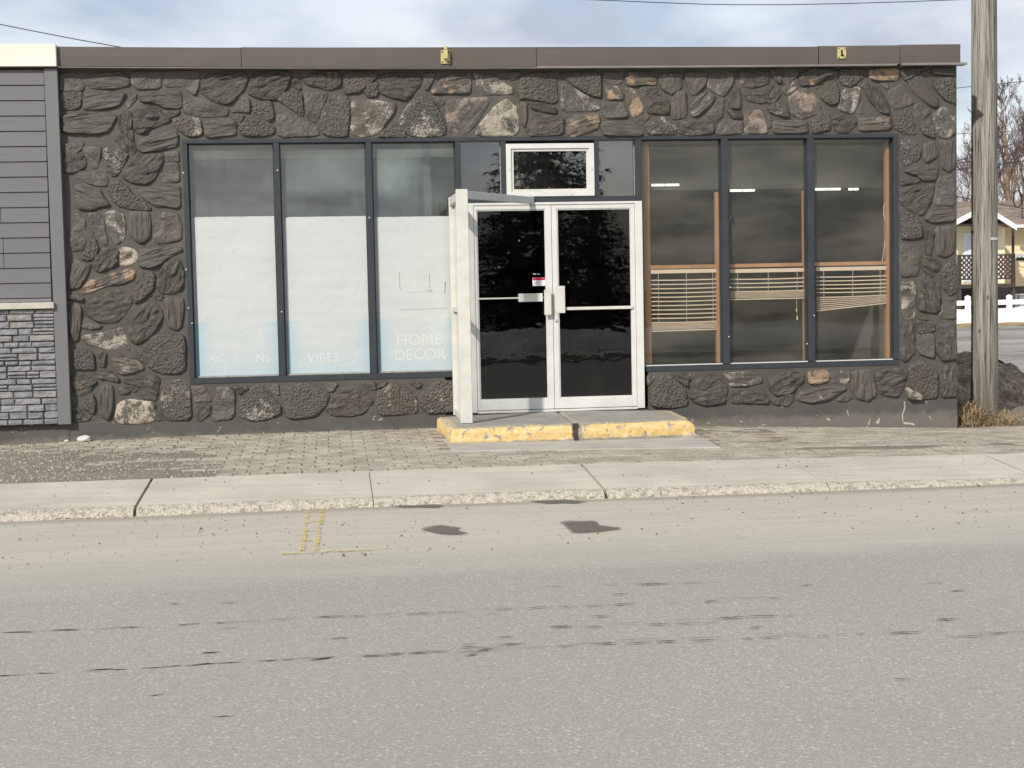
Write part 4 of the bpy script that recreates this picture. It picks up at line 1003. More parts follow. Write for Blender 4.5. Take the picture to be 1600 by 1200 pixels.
# ------------------------------------------------------------------ concrete step
tl, tr_, fr, fl = onZ(684, 652, .168), onZ(1051, 641, .168), onZ(1084, 655, .168), onZ(706, 669, .168)
jb, jf = onZ(871, 642.5, .168), onZ(899, 662.5, .168)
stp = thing('concrete_step', 'broken concrete entrance step in two blocks with worn yellow painted edges', 'step', (1.3, -.6, .02))
so_ = Vector((1.3, -.6, .02))
def block(c4, seed, chip):      # c4: back-left, back-right, front-right, front-left at top
    m = MB(); nu, nv, nh = 44, 22, 6
    def top(u, v):
        A = c4[0].lerp(c4[1], u); Bq = c4[3].lerp(c4[2], u); return A.lerp(Bq, v)
    edge = []
    def emit(p, e): edge.append(e); return p
    us, vs = list(np.linspace(0, 1, nu)), list(np.linspace(0, 1, nv))
    def tf(u, v):
        p = top(u, v); z = .168-.002*mn.noise((p.x*3, p.y*3, seed)); e = min(u*(c4[1]-c4[0]).length if not chip == 'L' else 9, (1-u)*(c4[1]-c4[0]).length, (1-v)*1.05)
        if v > .97: z -= .010+.008*abs(mn.noise((p.x*12, p.y*12, seed)))
        if u == 1 or (u == 0): z -= .012+.006*mn.noise((p.x*9, p.y*14, seed))
        if chip == 'R' and u > .93: z -= .03*(u-.93)/.07*(1 if v > .75 else .3)
        edge.append(1. if ((1-v)*1.1 < .05+.03*mn.noise((p.x*6, 0, seed)) or (chip == 'R' and (1-u)*1.6 < .12) or (chip == 'L' and u*1.2 < .06)) else 0.)
        return Vector((p.x, p.y, z))-so_
    m.grid(tf, us, vs)
    # sides
    per = [(u, 1.0) for u in us]+[(1.0, v) for v in reversed(vs)]
    per2 = [(0.0, v) for v in vs]
    def side(lst, nx, ny):
        def f(i, k):
            u, v = lst[i]; p = top(u, v); zt_ = tf(u, v).z+so_.z; edge.pop()
            t_ = k/nh; zb = zpav(p.x, p.y)-.03
            r = .012*mn.noise((p.x*5, p.y*5, t_*2+seed))+.006*mn.noise((p.x*22, p.y*22, t_*8+seed))
            out = .012*math.sin(t_*math.pi)+r if 0 < k else .0
            if chip == 'R' and u > .9 and t_ > .3: out += .07*(u-.9)/.1*(t_ > .5)
            d = Vector((0, -1, 0)) if v == 1.0 and 0 < u < 1 else (Vector((1, 0, 0)) if u == 1.0 else Vector((-1, 0, 0)))
            if v == 1.0 and u in (0.0, 1.0): d = Vector((-.7 if u == 0 else .7, -.7, 0))
            if u == 1.0 and chip == 'L': d = d*.4
            edge.append(1.)
            q = Vector((p.x, p.y, zt_+(zb-zt_)*t_))+d*out
            return q-so_
        m.grid(lambda i, k: f(int(i), int(k)), list(range(len(lst))), list(range(nh+1)))
    side(per, 0, 0); side(per2, 0, 0)
    o = part('block', m, STEP, stp, smooth=False)
    at = o.data.attributes.new('edge', 'FLOAT', 'POINT'); at.data.foreach_set('value', (edge+[1.]*len(m.v))[:len(m.v)])
    return o
gp = Vector((.008, 0, 0))
block([tl, jb-gp, jf-gp*1.6, fl], 1, 'L'); block([jb+gp, tr_, fr, jf+gp*1.6], 4, 'R')
for sgn, px, w_ in ((1, 899, .035),):   # broken dark notch at the joint
    p = jf; m = MB(); 
    for k in range(7):
        z0_ = .02+.022*k; m.box(p.x-.012-.02*srng.random(), p.x+.012+.024*srng.random(), p.y-.0165-.002*k % .01, p.y+.02, z0_, z0_+.0215)
    part('broken_joint', m, simple('dark_crack', (.05, .042, .035), .95, .3, 30), stp, loc=-so_)
# apron slab
m = MB(); q = [onZ(703, 692, .012), onZ(1093, 681, 0.0), onZ(1113, 699, -.005), onZ(710, 708, .01)]
q = [Vector((.09, -1.15, 0)), Vector((2.61, -1.15, 0)), Vector((2.52, -2.30, 0)), Vector((.10, -2.13, 0))]
m.hexa([(p.x, p.y, -.1) for p in (q[3], q[2], q[1], q[0])], [(p.x, p.y, zpav(p.x, p.y)+.010) for p in (q[3], q[2], q[1], q[0])])
part('concrete_apron', m, APR, bevel=.006, kind='structure')
# ------------------------------------------------------------------ NEIGHBOUR on the left
YN = -.075
NB = thing('neighbour_building', 'grey sided building with stacked ledge stone base and cream fascia at the left edge', 'building', (-6, 0, 0)); NO = Vector((6, 0, 0))
def npart(name, mb, mats, **kw): o = part(name, mb, mats, NB, **kw); o.location = NO+(kw.get('loc') or Vector()); return o
xt1 = onY(100, 380, YN-.02).x; xt0 = onY(79.5, 380, YN-.02).x; zb_ = onY(100, 663, YN).z; zcap0, zcap1 = onY(60, 482.5, YN-.04).z, onY(60, 472.5, YN-.04).z
XN0 = -14
npart('trim_board', MB().box(xt0, xt1, YN-.022, -.004, zb_, 3.72), GREYT, bevel=.003)
npart('wall', MB().box(XN0, xt0, YN+.02, 9, zb_+.01, 3.75).box(XN0, XL, -.02, 9, -.3, zb_+.012), simple('neighbour_wall_base', (.13, .13, .125), .8))
npart('foundation', MB().box(XN0, XL-.001, -.022, .0, -.3, zb_+.01), FOUND)
npart('soffit_strip', MB().box(XN0, xt1+.0, YN-.015, 0, 3.7205, 3.735), BLACK)
zt = 3.71; k = 0
bh = 22.85/152.6
while zt > zcap1+.01:
    z0 = max(zcap1+.001, zt-bh)
    cut = [-4.33, -4.5, -4.9, -4.22, -5.1][k % 5]
    if k in (9,): cut = onY(4, 400, YN).x
    if k in (11, 12): cut = onY(6, 400, YN).x
    for x0, x1 in ((XN0, cut-.002), (cut+.002, xt0-.004-.001*k)):
        m = MB().hexa([(x0, YN-.016, z0+.003), (x1, YN-.016, z0+.003), (x1, YN+.015, z0+.003), (x0, YN+.015, z0+.003)], [(x0, YN-.003, zt), (x1, YN-.003, zt), (x1, YN+.015, zt), (x0, YN+.015, zt)])
        npart('siding_board', m, GREY, bevel=.0015)
    zt = z0; k += 1
npart('stone_cap', MB().box(XN0, xt0+.012, YN-.06, YN+.02, zcap0, zcap1), simple('light_cap_stone', (.46, .44, .38), .8, .12, 9, 60, .6, .006), bevel=.004)
def ledge_mat():
    t = NT('ledge_stone'); v = t.co('World'); oi = t.n('ObjectInfo'); vs = t.co('World', (.5, 1, 1))
    c = t.mix(oi.outputs['Random'], (.13, .137, .155), (.25, .253, .265)); c = t.mix(t.ramp(t.noise(v, 14, 5), (.35, 0.), (.65, .6)), c, (.31, .31, .32))
    c = t.mix(t.math('MULTIPLY', t.ramp(oi.outputs['Random'], (.9, 0.), (.93, 1.)), .35), c, (.24, .20, .16))
    c = t.mix(t.ramp(t.noise(v, 50, 4, .7), (.33, .6), (.45, 0.)), c, (.10, .10, .11))
    t.col(c); t.rough(.8); t.bump(t.noise(vs, 24, 6, .6, .4), 1., .018); return t.m
LED = ledge_mat(); z = zb_+.004; lr = random.Random(3)
npart('joint_backing', MB().box(XN0, xt0+.004, YN-.004, YN+.02, zb_, zcap0-.001), simple('joint_dark', (.03, .03, .032), .9))
while z < zcap0-.01:
    hh = lr.choice([.05, .058, .066, .072]); 
    if z+hh > zcap0-.03: hh = zcap0-.002-z
    x = xt0+.004-.002*lr.random()
    while x > -5.0:
        w_ = lr.uniform(.12, .26); sub = [(z, z+hh)]
        if lr.random() < .22 and hh > .06: sub = [(z, z+hh*.45), (z+hh*.45, z+hh)]
        for s0, s1 in sub:
            m = MB(); x0, x1 = x-w_+.003, x-.001; dp = lr.uniform(.012, .034); nu, nv = 7, 4; sd_ = lr.random()*50
            def f(u, v):
                e = min(u, 1-u)*w_; ez = min(v, 1-v)*(s1-s0); kk = min(1, e/.010)*min(1, ez/.009)
                X = x0+(x1-x0)*u+.004*mn.noise((v*3, sd_, 0)); Z = s0+.002+(s1-s0-.004)*v+.003*mn.noise((u*4, sd_, v))
                return (X, YN-.005-kk*(dp+.010*mn.noise((X*14, Z*24, sd_))), Z)
            m.grid(f, [0, .05, .2, .4, .6, .8, .95, 1], [0, .14, .4, .65, .87, 1]); npart('ledge_stone', m, LED, smooth=False)
        x -= w_
    z += hh
a = onY(88, 90, YN-.06)
npart('fascia', MB().box(XN0, a.x, YN-.07, .2, 3.736, onY(40, 68.5, YN-.07).z), CREAM, bevel=.004)
npart('roof', MB().box(XN0, XL-.01, .2, 9, 3.8, 3.9), INT)
# ------------------------------------------------------------------ marks and bits on the ground
t = NT('worn_yellow_road_paint'); v = t.co('World'); mk = t.ramp(t.math('ADD', t.noise(v, 22, 5, .7), t.math('MULTIPLY', t.noise(v, 4, 3), .4)), (.64, 0.), (.78, .55))
mk2 = t.n('MixShader', {0: mk}); trn = t.n('BsdfTransparent'); dfy = t.n('BsdfDiffuse', {'Color': (.62, .46, .12, 1)})
t.t.links.new(trn.outputs[0], mk2.inputs[1]); t.t.links.new(dfy.outputs[0], mk2.inputs[2]); t.t.links.new(mk2.outputs[0], t.out.inputs[0]); YP = t.m
def strip(mb, a, b, w, z):
    a, b = Vector((a.x, a.y)), Vector((b.x, b.y)); d = (b-a).normalized(); n_ = Vector((-d.y, d.x))*w/2
    mb.add([(*(a-n_), z), (*(b-n_), z), (*(b+n_), z), (*(a+n_), z)], [(0, 1, 2, 3)])
m = MB(); zr = ROAD+.009; pz = lambda x, y: onZ(x, y, zr)
strip(m, pz(482, 797), pz(470, 862), .035, zr); strip(m, pz(505, 797), pz(491, 862), .035, zr)
for a_, b_ in (((482, 799), (505, 799)), ((479, 813), (502, 813)), ((475, 828), (499, 828)), ((471, 844), (496, 843)), ((467, 861), (492, 861))): strip(m, pz(*a_), pz(*b_), .05, zr+.0005)
part('stall_marking', m, YP, kind='structure')
m = MB(); strip(m, pz(440, 864), pz(610, 856), .06, zr+.001); part('stall_line', m, YP, kind='structure')
t = NT('wet_asphalt'); v = t.co('World'); t.col(t.mix(t.ramp(t.noise(v, 30, 4), (.3, 0.), (.7, 1.)), (.105, .088, .068), (.15, .13, .105))); t.rough(.6); t.bump(t.noise(v, 90, 3), .3, .003); ca_ = t.n('Attribute', attribute_name='core').outputs['Fac']
al = t.ramp(t.math('ADD', ca_, t.math('MULTIPLY', t.math('SUBTRACT', t.noise(t.co('World', (.4, 1, 1)), 16, 5), .42), 1.5)), (.12, 0.), (.85, .92)); t.t.links.new(al, t.b.inputs['Alpha']); WET = t.m
def patch(pp, lab):
    pts = [onZ(x, y, ROAD+.006) for x, y in pp]; q = []
    for i in range(len(pts)):
        a_, b_ = pts[i], pts[(i+1) % len(pts)]
        for k in range(5):
            c_ = a_.lerp(b_, k/5); q.append((c_.x+.02*mn.noise((c_.x*9, c_.y*5, 0)), c_.y+.05*mn.noise((c_.x*9, c_.y*5, 4)), ROAD+.008))
    cc_ = sum((Vector(p) for p in q), Vector())/len(q); n_ = len(q); q2 = [tuple(Vector(p).lerp(cc_, .42)) for p in q]
    m = MB().add(q+q2+[tuple(cc_)], [(i, (i+1) % n_, n_+(i+1) % n_, n_+i) for i in range(n_)]+[(n_+i, n_+(i+1) % n_, 2*n_) for i in range(n_)])
    o = part('wet_patch', m, WET); at = o.data.attributes.new('core', 'FLOAT', 'POINT'); at.data.foreach_set('value', [0.]*n_+[1.]*(n_+1)); tag(o, lab, 'wet patch', 'dark damp patches on the road')
patch([(655, 826), (667, 821), (700, 820), (722, 824), (718, 829), (734, 833), (722, 837), (690, 836), (668, 832)], 'oval damp patch on the road below the faded yellow step, left of the jagged one')
patch([(876, 816), (890, 813), (930, 813), (939, 820), (968, 824), (973, 828), (935, 833), (890, 834), (884, 826)], 'largest jagged damp patch on the road in front of the doors')
patch([(610, 790), (640, 787), (685, 787), (699, 790), (690, 794), (625, 794)], 'thin damp patch against the kerb, left of the other kerb patch')
patch([(824, 783), (845, 776), (870, 779), (918, 783), (910, 787), (850, 788)], 'thin damp patch against the kerb below the right block of the step')
CRK = simple('crack_tar', (.022, .020, .017), .9, .3, 30)
crk = MB(); cr = random.Random(8)
dash = []
for s in """0,90,54,89 85,86,117,86 175,82,222,81 283,78,310,76 337,75,360,73.5 350,84,367,83 435,70,448,69 495,66,536,64.5 552,64.5,565,64 640,61,672,58.5 688,58.5,696,57.5 700,57,724,56.5 762,60.5,772,60 778,54,797,52.5 823,52,857,49 880,49,893,48 925,48,935,47 955,46,990,44 1045,43.5,1056,43 1104,41,1118,40 0,158,12,157.5 60,154,82,154 140,149,172,147.5 180,148.5,192,148 225,146,250,145 258,144,280,142 296,142,310,141 312,140,330,138.5 343,138,374,136.5 405,135,430,133.5 445,133,453,132.5 488,132.5,517,129 567,127,592,126 594,127,602,126.5 612,124.5,627,123 642,122.5,665,121.5 677,121,695,119.5 732,125,742,124 740,121,750,120.5 752,117.5,765,116 780,97.5,797,96.5 725,109,740,107.5 725,113,744,112 780,109,815,107 520,99.5,541,98 318,122,338,121 875,111,895,110 930,108,957,107 980,107,1015,105 1030,104,1053,103 1083,103,1112,101 1162,99,1175,98.5 1193,98,1217,97 1250,96,1262,95.5 1280,95,1290,94 1310,92.5,1320,92 1340,92,1346,91.5 1395,90.5,1430,89 1478,97,1535,95 1550,91,1570,90 1462,70,1490,69 860,81,890,80 915,81,938,80 1012,77,1040,76 1060,76,1088,75 1102,75,1116,73.5 1120,67,1160,65 1170,64.5,1218,63 1230,63,1238,62.5 1175,82,1188,81 925,64.5,945,64.5 950,15,960,14 1000,14,1048,13 860,18,872,18 960,30,974,29.5 1255,16,1263,15.5 1452,13,1468,12.5 1490,25,1505,24 1205,36,1213,36 1400,163,1418,162.5 238,189,250,188 340,222,358,221 270,45,275,45 350,43,366,42.5""".split():
    dash.append([float(q) for q in s.split(',')])
for x0, y0, x1, y1 in dash:
    sl_ = (y1-y0)/(x1-x0); x0, x1, y0, y1 = x0-7, x1+7, y0-7*sl_, y1+7*sl_; a_, b_ = onZ(x0, 900+y0, ROAD), onZ(x1, 900+y1, ROAD); n = max(2, int((b_-a_).length/.03)); up_, dn = [], []
    bw = cr.uniform(.0045, .0085)*(1.5 if x1-x0 > 40 else 1)
    for k in range(n+1):
        c_ = a_.lerp(b_, k/n); w_ = bw*(math.sin(math.pi*(k+.02)/(n+.04))**1.3)*(.35+1.6*abs(mn.noise((c_.x*14, c_.y*14, 0))))+.0006; o_ = .012*mn.noise((c_.x*6, 3, c_.y*5))
        up_.append((c_.x, c_.y+o_+w_, ROAD+.0065)); dn.append((c_.x, c_.y+o_-w_, ROAD+.0065))
    crk.add(dn+list(reversed(up_)), [tuple(range(2*n+2))])
for cx0, cy0, cx1, cy1 in ((0, 991, 400, 972), (420, 969, 1160, 936), (0, 1058, 400, 1035), (430, 1032, 820, 1011), (560, 1026, 1130, 997), (1180, 991, 1600, 988), (850, 981, 1240, 962), (950, 914, 1060, 912)):
    A_, B_ = onZ(cx0, cy0, ROAD), onZ(cx1, cy1, ROAD); nn_ = int((B_-A_).length/.035); k = 0
    while k < nn_:
        if cr.random() < .35: k += cr.randint(2, 8); continue
        ll = cr.randint(3, 9); up_, dn = [], []
        for q in range(k, k+ll+1):
            c_ = A_.lerp(B_, q/nn_); o_ = .05*mn.noise((c_.x*1.3, cx0, 0))+.015*mn.noise((c_.x*7, 1, 0)); w_ = .0022*math.sin(math.pi*(q-k+.1)/(ll+.2))*(1+mn.noise((c_.x*9, 7, 0)))
            up_.append((c_.x, c_.y+o_+w_, ROAD+.0062)); dn.append((c_.x, c_.y+o_-w_, ROAD+.0062))
        crk.add(dn+list(reversed(up_)), [tuple(range(len(up_)*2))]); k += ll
part('road_cracks', crk, CRK, road, kind='stuff')
# loose grit and pebbles
PEB = simple('pebbles', (.14, .125, .105), .9, .4, 3); PEBL = simple('pale_pebbles', (.40, .375, .32), .9, .3, 3)
def pebbles(n, xr, yr, zf, sr, mat, name, lab, seed, dens=None):
    r_ = random.Random(seed); m = MB()
    for _ in range(n):
        x, y_ = r_.uniform(*xr), r_.uniform(*yr)
        if dens and r_.random() > dens(x, y_): continue
        s_ = r_.uniform(*sr)*(1+1.5*r_.random()**6); z_ = zf(x, y_); a0 = r_.random()*6
        top_ = [(x+s_*math.cos(a0+i*1.256)*r_.uniform(.7, 1.1), y_+s_*math.sin(a0+i*1.256)*r_.uniform(.7, 1.1), z_) for i in range(5)]
        up_ = [(x+(p[0]-x)*.6, y_+(p[1]-y_)*.6, z_+s_*r_.uniform(.6, 1.)) for p in top_]
        m.add(top_+up_, [(0, 1, 6, 5), (1, 2, 7, 6), (2, 3, 8, 7), (3, 4, 9, 8), (4, 0, 5, 9), (5, 6, 7, 8, 9)])
    o = part(name, m, mat, kind='stuff'); tag(o, lab, 'grit'); return o
rzf = lambda x, y_: ROAD+.002
pebbles(900, (-6, 7), (-6.4, -4.45), rzf, (.0025, .006), PEB, 'road_grit', 'dark grit scattered on the dusty gutter side of the road', 1)
pebbles(900, (-6, 7), (-6.8, -4.4), rzf, (.002, .004), PEBL, 'pale_grit', 'pale grit scattered over the dusty road edge', 2)
pebbles(9000, (-6, 1), (-3.24, -.02), lambda x, y_: zpav(x, y_)+max(-.004, dirt_over(x, y_)), (.003, .006), PEBL, 'gravel', 'loose pale gravel over the pavers left of the step', 3, lambda x, y_: ip(x, [-4, -2, .2], [1, .7, .1]))
pebbles(4000, (-6, 7), (-3.24, -.02), lambda x, y_: zpav(x, y_)+max(-.004, dirt_over(x, y_)), (.003, .006), PEB, 'dark_gravel', 'dark sandy grit between the pavers in front of the wall', 4)
pebbles(160, (-5, 7), (-4.2, -3.3), lambda x, y_: zcurb(x)-.07*min(1, (y_-YB)/(YF+.09-YB)), (.003, .006), PEB, 'pavement_grit', 'sparse dark grit lying on the pale pavement slabs', 6)
# white stone by the wall, chips
w = onZ(122, 695, .02)
def rock(name, c, r_, mat, seed, lab, cat='rock'):
    bm = bmesh.new(); bmesh.ops.create_icosphere(bm, subdivisions=3, radius=1)
    for v_ in bm.verts:
        d_ = 1+.25*mn.noise(v_.co*1.7+Vector((seed, 0, 0)))+.08*mn.noise(v_.co*5); v_.co = Vector((v_.co.x*r_[0]*d_, v_.co.y*r_[1]*d_, v_.co.z*r_[2]*d_))
    me = bpy.data.meshes.new(name); bm.to_mesh(me); bm.free(); me.materials.append(mat); o = link(name, me, None, c); return tag(o, lab, cat)
WR = simple('chalky_rock', (.55, .53, .49), .9, .25, 18, 60, .6, .005)
rock('rock', (w.x, -.10, .045), (.072, .05, .035), WR, 3, 'white chalky rock lying at the foot of the wall on the left')
rock('rock_chip', (onZ(101, 692, .02).x, -.09, .03), (.02, .02, .012), WR, 5, 'tiny white chip beside the white rock', 'rock')
# ------------------------------------------------------------------ utility pole
def pole_mat():
    t = NT('weathered_pole_wood'); v = t.co('Object', (1, 1, .035)); w = t.co('Object', (1, 1, .25))
    c = t.mix(t.ramp(t.noise(v, 30, 6, .7), (.36, 0.), (.62, 1.)), (.11, .098, .08), (.33, .31, .265))
    c = t.mix(t.ramp(t.noise(v, 60, 4, .6), (.36, .9), (.44, 0.)), c, (.04, .035, .028))
    kn = t.n('TexVoronoi', {'Vector': t.co('Object', (1, 1, .5)), 'Scale': 5.}).outputs['Distance']; c = t.mix(t.ramp(kn, (.06, .8), (.10, 0.)), c, (.06, .05, .04))
    z = t.n('SeparateXYZ', {0: t.co('Object')}).outputs['Z']
    c = t.mix(t.ramp(t.math('ADD', t.math('MULTIPLY', z, .30), t.math('MULTIPLY', t.noise(v, 14, 4), .8)), (.45, .75), (.70, 0.)), c, (.075, .07, .045))
    c = t.mix(t.math('MULTIPLY', t.ramp(t.noise(w, 3, 4), (.5, 0.), (.7, 1.)), .35), c, (.17, .15, .125))
    t.col(c); t.rough(.85); t.bump(t.noise(v, 40, 6, .6), .9, .012); return t.m
pb = onZ(1539, 643, -.02); pb = Vector((pb.x, pb.y, 0))
pw = [onY(1519.5, 5, pb.y), onY(1556, 5, pb.y)]; pc = (pw[0].x+pw[1].x)/2; rt_ = (pw[1].x-pw[0].x)/2; q0 = [onY(1519, 600, pb.y), onY(1558.5, 600, pb.y)]; rb_ = (q0[1].x-q0[0].x)/2; cb = (q0[0].x+q0[1].x)/2
zt_ = pw[0].z
PL = thing('utility_pole', 'tall weathered grey wooden utility pole right of the stone building', 'pole', (cb, pb.y, -.2))
m = MB(); n = 40; hs_ = list(np.linspace(0, 9, 60))
def pf(a_, h_):
    fct = h_/(zt_+.2); rr = rb_+(rt_-rb_)*fct+.012*max(0, 1-h_/.6); cx_ = (pc-cb)*fct
    an = 2*math.pi*a_; rr *= 1+.03*mn.noise((math.cos(an)*5, math.sin(an)*5, h_*.25))+.016*mn.noise((math.cos(an)*16, math.sin(an)*16, h_*.4))
    return (cx_+rr*math.cos(an), rr*math.sin(an), h_)
m.grid(pf, list(np.linspace(0, 1, n+1)), hs_); part('post', m, pole_mat(), PL, smooth=True)
wz = onY(1549, 373, pb.y-.14); rr = rb_+(rt_-rb_)*((wz.z+.2)/(zt_+.2))+.004; cx_ = (pc-cb)*((wz.z+.2)/(zt_+.2))
m = MB(); m.grid(lambda a_, h_: (cx_+rr*math.cos(a_), rr*math.sin(a_), wz.z+.2+h_), list(np.linspace(R(-88), R(5), 12)), [-.014, .014]); part('metal_strap', m, simple('pale_strap', (.5, .5, .46), .5, .1), PL)
m = MB().box(cx_-rr-.012, cx_-rr+.03, -.03, .0, wz.z+.27, wz.z+.295); part('staple', m, BLACK, PL)
# earth bank with dry grass behind the pole
def bank_mat():
    t = NT('thawed_earth_bank'); v = t.co('World')
    c = t.mix(t.ramp(t.noise(v, 5, 6, .75), (.38, 0.), (.62, 1.)), (.20, .14, .09), (.50, .41, .31)); c = t.mix(t.ramp(t.noise(v, 22, 5, .75), (.46, 0.), (.60, .9)), c, (.085, .062, .042))
    t.col(c); t.rough(.95); t.bump(t.noise(v, 20, 6, .7), .8, .04); return t.m
BX = onY(1590, 560, 4.2)
xs = list(np.linspace(5.78, 12, 120)); ys = list(np.linspace(1.3, 5.2, 70))
ridge = lambda X: ip(X, [5.7, 6.2, 6.9, 7.15, 7.5, 7.9, 8.5, 12], [.62, .70, .72, .68, .52, .30, .05, 0])
m = MB(); m.grid(lambda X, Y: (X, Y, -.2+ridge(X)*max(0, min(1, math.sin(min(1, max(0, (Y-1.3)/2.6))*math.pi)))**.7+.10*mn.noise((X*2.2, Y*2.2, 0))*(1 if Y > 1.5 else .2)+.05*mn.noise((X*7, Y*7, 2))+.025*mn.noise((X*19, Y*19, 2))), xs, ys)
o = part('boulder', m, bank_mat(), smooth=True, kind='stuff'); tag(o, 'big rough brown and grey boulder lying behind the wooden pole', 'boulder')
SN = simple('white_snow', (.80, .80, .80), .7, .08, 4, 20, .5, .02)
m = MB(); m.grid(lambda X, Y: (X, Y, -.2+ridge(X-.1)*max(0, math.sin(min(1, max(0, (Y-1.3)/2.6))*math.pi))**.7+.03-.11*max(0, 2.9-Y)+.05*mn.noise((X*3, Y*3, 0))), list(np.linspace(7.2, 9.5, 40)), list(np.linspace(2.5, 4.0, 24)))
o = part('snow_remnant', m, SN, smooth=True, kind='stuff'); tag(o, 'thin strip of old snow on the shoulder of the brown boulder', 'snow')
def blades(name, n, fx_, lab, seed, hr=(.10, .26), mat=None, wd=.004):
    r_ = random.Random(seed); m = MB()
    for _ in range(n):
        x, y_, z_, k_ = fx_(r_); h_ = r_.uniform(*hr)*k_; a_ = r_.uniform(0, 6.28); ln = r_.uniform(.3, 1.7)*h_; dx, dy = math.cos(a_), math.sin(a_); w_ = wd
        p0, p1, p2 = Vector((x, y_, z_)), Vector((x+dx*ln*.35, y_+dy*ln*.35, z_+h_*.7)), Vector((x+dx*ln, y_+dy*ln, z_+h_*r_.uniform(.5, 1)))
        s_ = Vector((-dy, dx, 0))*w_
        m.add([p0-s_, p0+s_, p1+s_*.8, p1-s_*.8, p2], [(0, 1, 2, 3), (3, 2, 4)])
    o = part(name, m, mat, kind='stuff'); return tag(o, lab, 'grass')
DG = simple('dry_grass', (.33, .24, .14), .8, .35, 9, 0, 0); DG2 = simple('dead_brown_grass', (.26, .19, .11), .8, .35, 9, 0, 0)
def tuft(r_):
    u = r_.random(); x = 5.80+u*.75+r_.gauss(0, .04); k_ = ip(x, [5.8, 6.0, 6.2, 6.5], [1.0, 1.15, .5, .22]); y_ = r_.uniform(.02, .6); return x, y_, -.15+.12*ip(y_, [0, .6], [0, 1]), k_
blades('dry_grass', 1500, tuft, 'clump of dry tan grass at the corner of the building before the pole', 4, mat=DG)
blades('matted_grass', 2200, lambda r_: (r_.uniform(5.8, 8.5), r_.uniform(-.05, 2.2), -.11, .4), 'low matted dead grass around the foot of the pole', 5, mat=DG2)
# ------------------------------------------------------------------ background at right
YH = 48.0
def hx(px, Y=YH, py=400): return onY(px, py, Y).x
def hz(py, Y=YH, px=1540): return onY(px, py, Y).z
m = MB(); m.grid(lambda X, Y: (X, Y, gz(X, Y)-.02+.08*mn.noise((X, Y, 0))+.06), list(np.linspace(14, 60, 60)), list(np.linspace(37.5, 60, 30)))
part('dry_verge', m, simple('golden_dead_grass', (.36, .25, .11), .95, .3, 3, 40, .8, .05), smooth=True, kind='structure')
m = MB(); m.grid(lambda X, Y: (X, Y, gz(X, Y)+max(0, min(1, (Y-41.2)/1.3))*(.50+.14*mn.noise((X*.5, Y*.4, 0))+.05*mn.noise((X*3, Y*3, 1)))-(.1 if Y < 41.3 else 0)), list(np.linspace(16, 50, 120)), list(np.linspace(41.2, 47, 30)))
o = part('snow_drift', m, SN, smooth=True, kind='stuff'); tag(o, 'long white snow drift along the fence before the yellow house', 'snow bank')
WF = simple('white_fence_paint', (.80, .78, .72), .6, .06)
YFn = 44.0; fn = thing('white_fence', 'low white post and rail fence standing in the snow before the yellow house', 'fence', (hx(1540, YFn), YFn, gz(0, YFn)))
fo = -Vector(fn.location)
def fpart(nm, mb, mat=WF, th=fn, off=None): return part(nm, mb, mat, th, loc=-Vector(th.location))
for px, w_ in ((1449, 9), (1512, 7.5), (1577, 7.5), (1640, 9), (1702, 9)):
    x0 = hx(px, YFn); fpart('post', MB().box(x0-.09, x0+.09, YFn-.09, YFn+.09, gz(0, YFn), hz(464, YFn)).prism([(x0-.12, hz(464, YFn)), (x0+.12, hz(464, YFn)), (x0, hz(461, YFn))], YFn-.1, YFn+.1))
fpart('rail', MB().box(hx(1440, YFn), hx(1710, YFn), YFn-.04, YFn+.0, hz(476.5, YFn), hz(469, YFn)))
fpart('rail', MB().box(hx(1440, YFn), hx(1710, YFn), YFn-.04, YFn+.0, hz(492, YFn), hz(486, YFn)))
# house
H = thing('yellow_house', 'pale yellow sided house with brown shingle roof, white bargeboards and dark lattice balcony', 'house', (hx(1540), YH, gz(0, YH)))
def hpart(nm, mb, mat, parent=None, **kw):
    o = part(nm, mb, mat, parent or H, **kw)
    if parent is None: o.location = -Vector(H.location)
    return o
YS = simple('pale_yellow_siding', (.82, .72, .50), .7, .05, 1); YS2 = simple('tan_siding', (.78, .63, .40), .7, .05, 1); WT = simple('house_white_trim', (.80, .79, .77), .5, .03); BR = simple('dark_brown_wood', (.045, .032, .03), .6, .15)
zg = gz(0, YH); zfl = hz(445); zev = hz(353)
YH2 = YH+2.2
x_l, x_c, x_r = hx(1430), hx(1569), hx(1760, YH2)
hpart('wall', MB().box(x_l, x_c, YH, YH+7, hz(449), hz(340)), YS)
hpart('side_wall', MB().box(x_c, x_r, YH2, YH2+6, hz(449), hz(353, YH2)), YS2)
hpart('foundation', MB().box(x_l, x_c, YH+.03, YH+7, zg-.3, hz(449)-.002).box(x_c, x_r, YH2+.03, YH2+6, zg-.3, hz(449)-.002), simple('house_foundation', (.10, .09, .085), .8, .2))
bz = hz(449)
k = 0
while bz < hz(353):
    t1 = bz+.185; hpart('siding_board', MB().hexa([(x_l, YH-.03, bz), (x_c+.02, YH-.03, bz), (x_c+.02, YH+.005, bz), (x_l, YH+.005, bz)], [(x_l, YH-.008, t1-.004), (x_c+.02, YH-.008, t1-.004), (x_c+.02, YH+.005, t1-.004), (x_l, YH+.005, t1-.004)]), YS)
    hpart('siding_board', MB().hexa([(x_c+.022, YH2-.03, bz), (x_r, YH2-.03, bz), (x_r, YH2+.005, bz), (x_c+.022, YH2+.005, bz)], [(x_c+.022, YH2-.008, t1-.004), (x_r, YH2-.008, t1-.004), (x_r, YH2+.005, t1-.004), (x_c+.022, YH2+.005, t1-.004)]), YS2)
    bz = t1
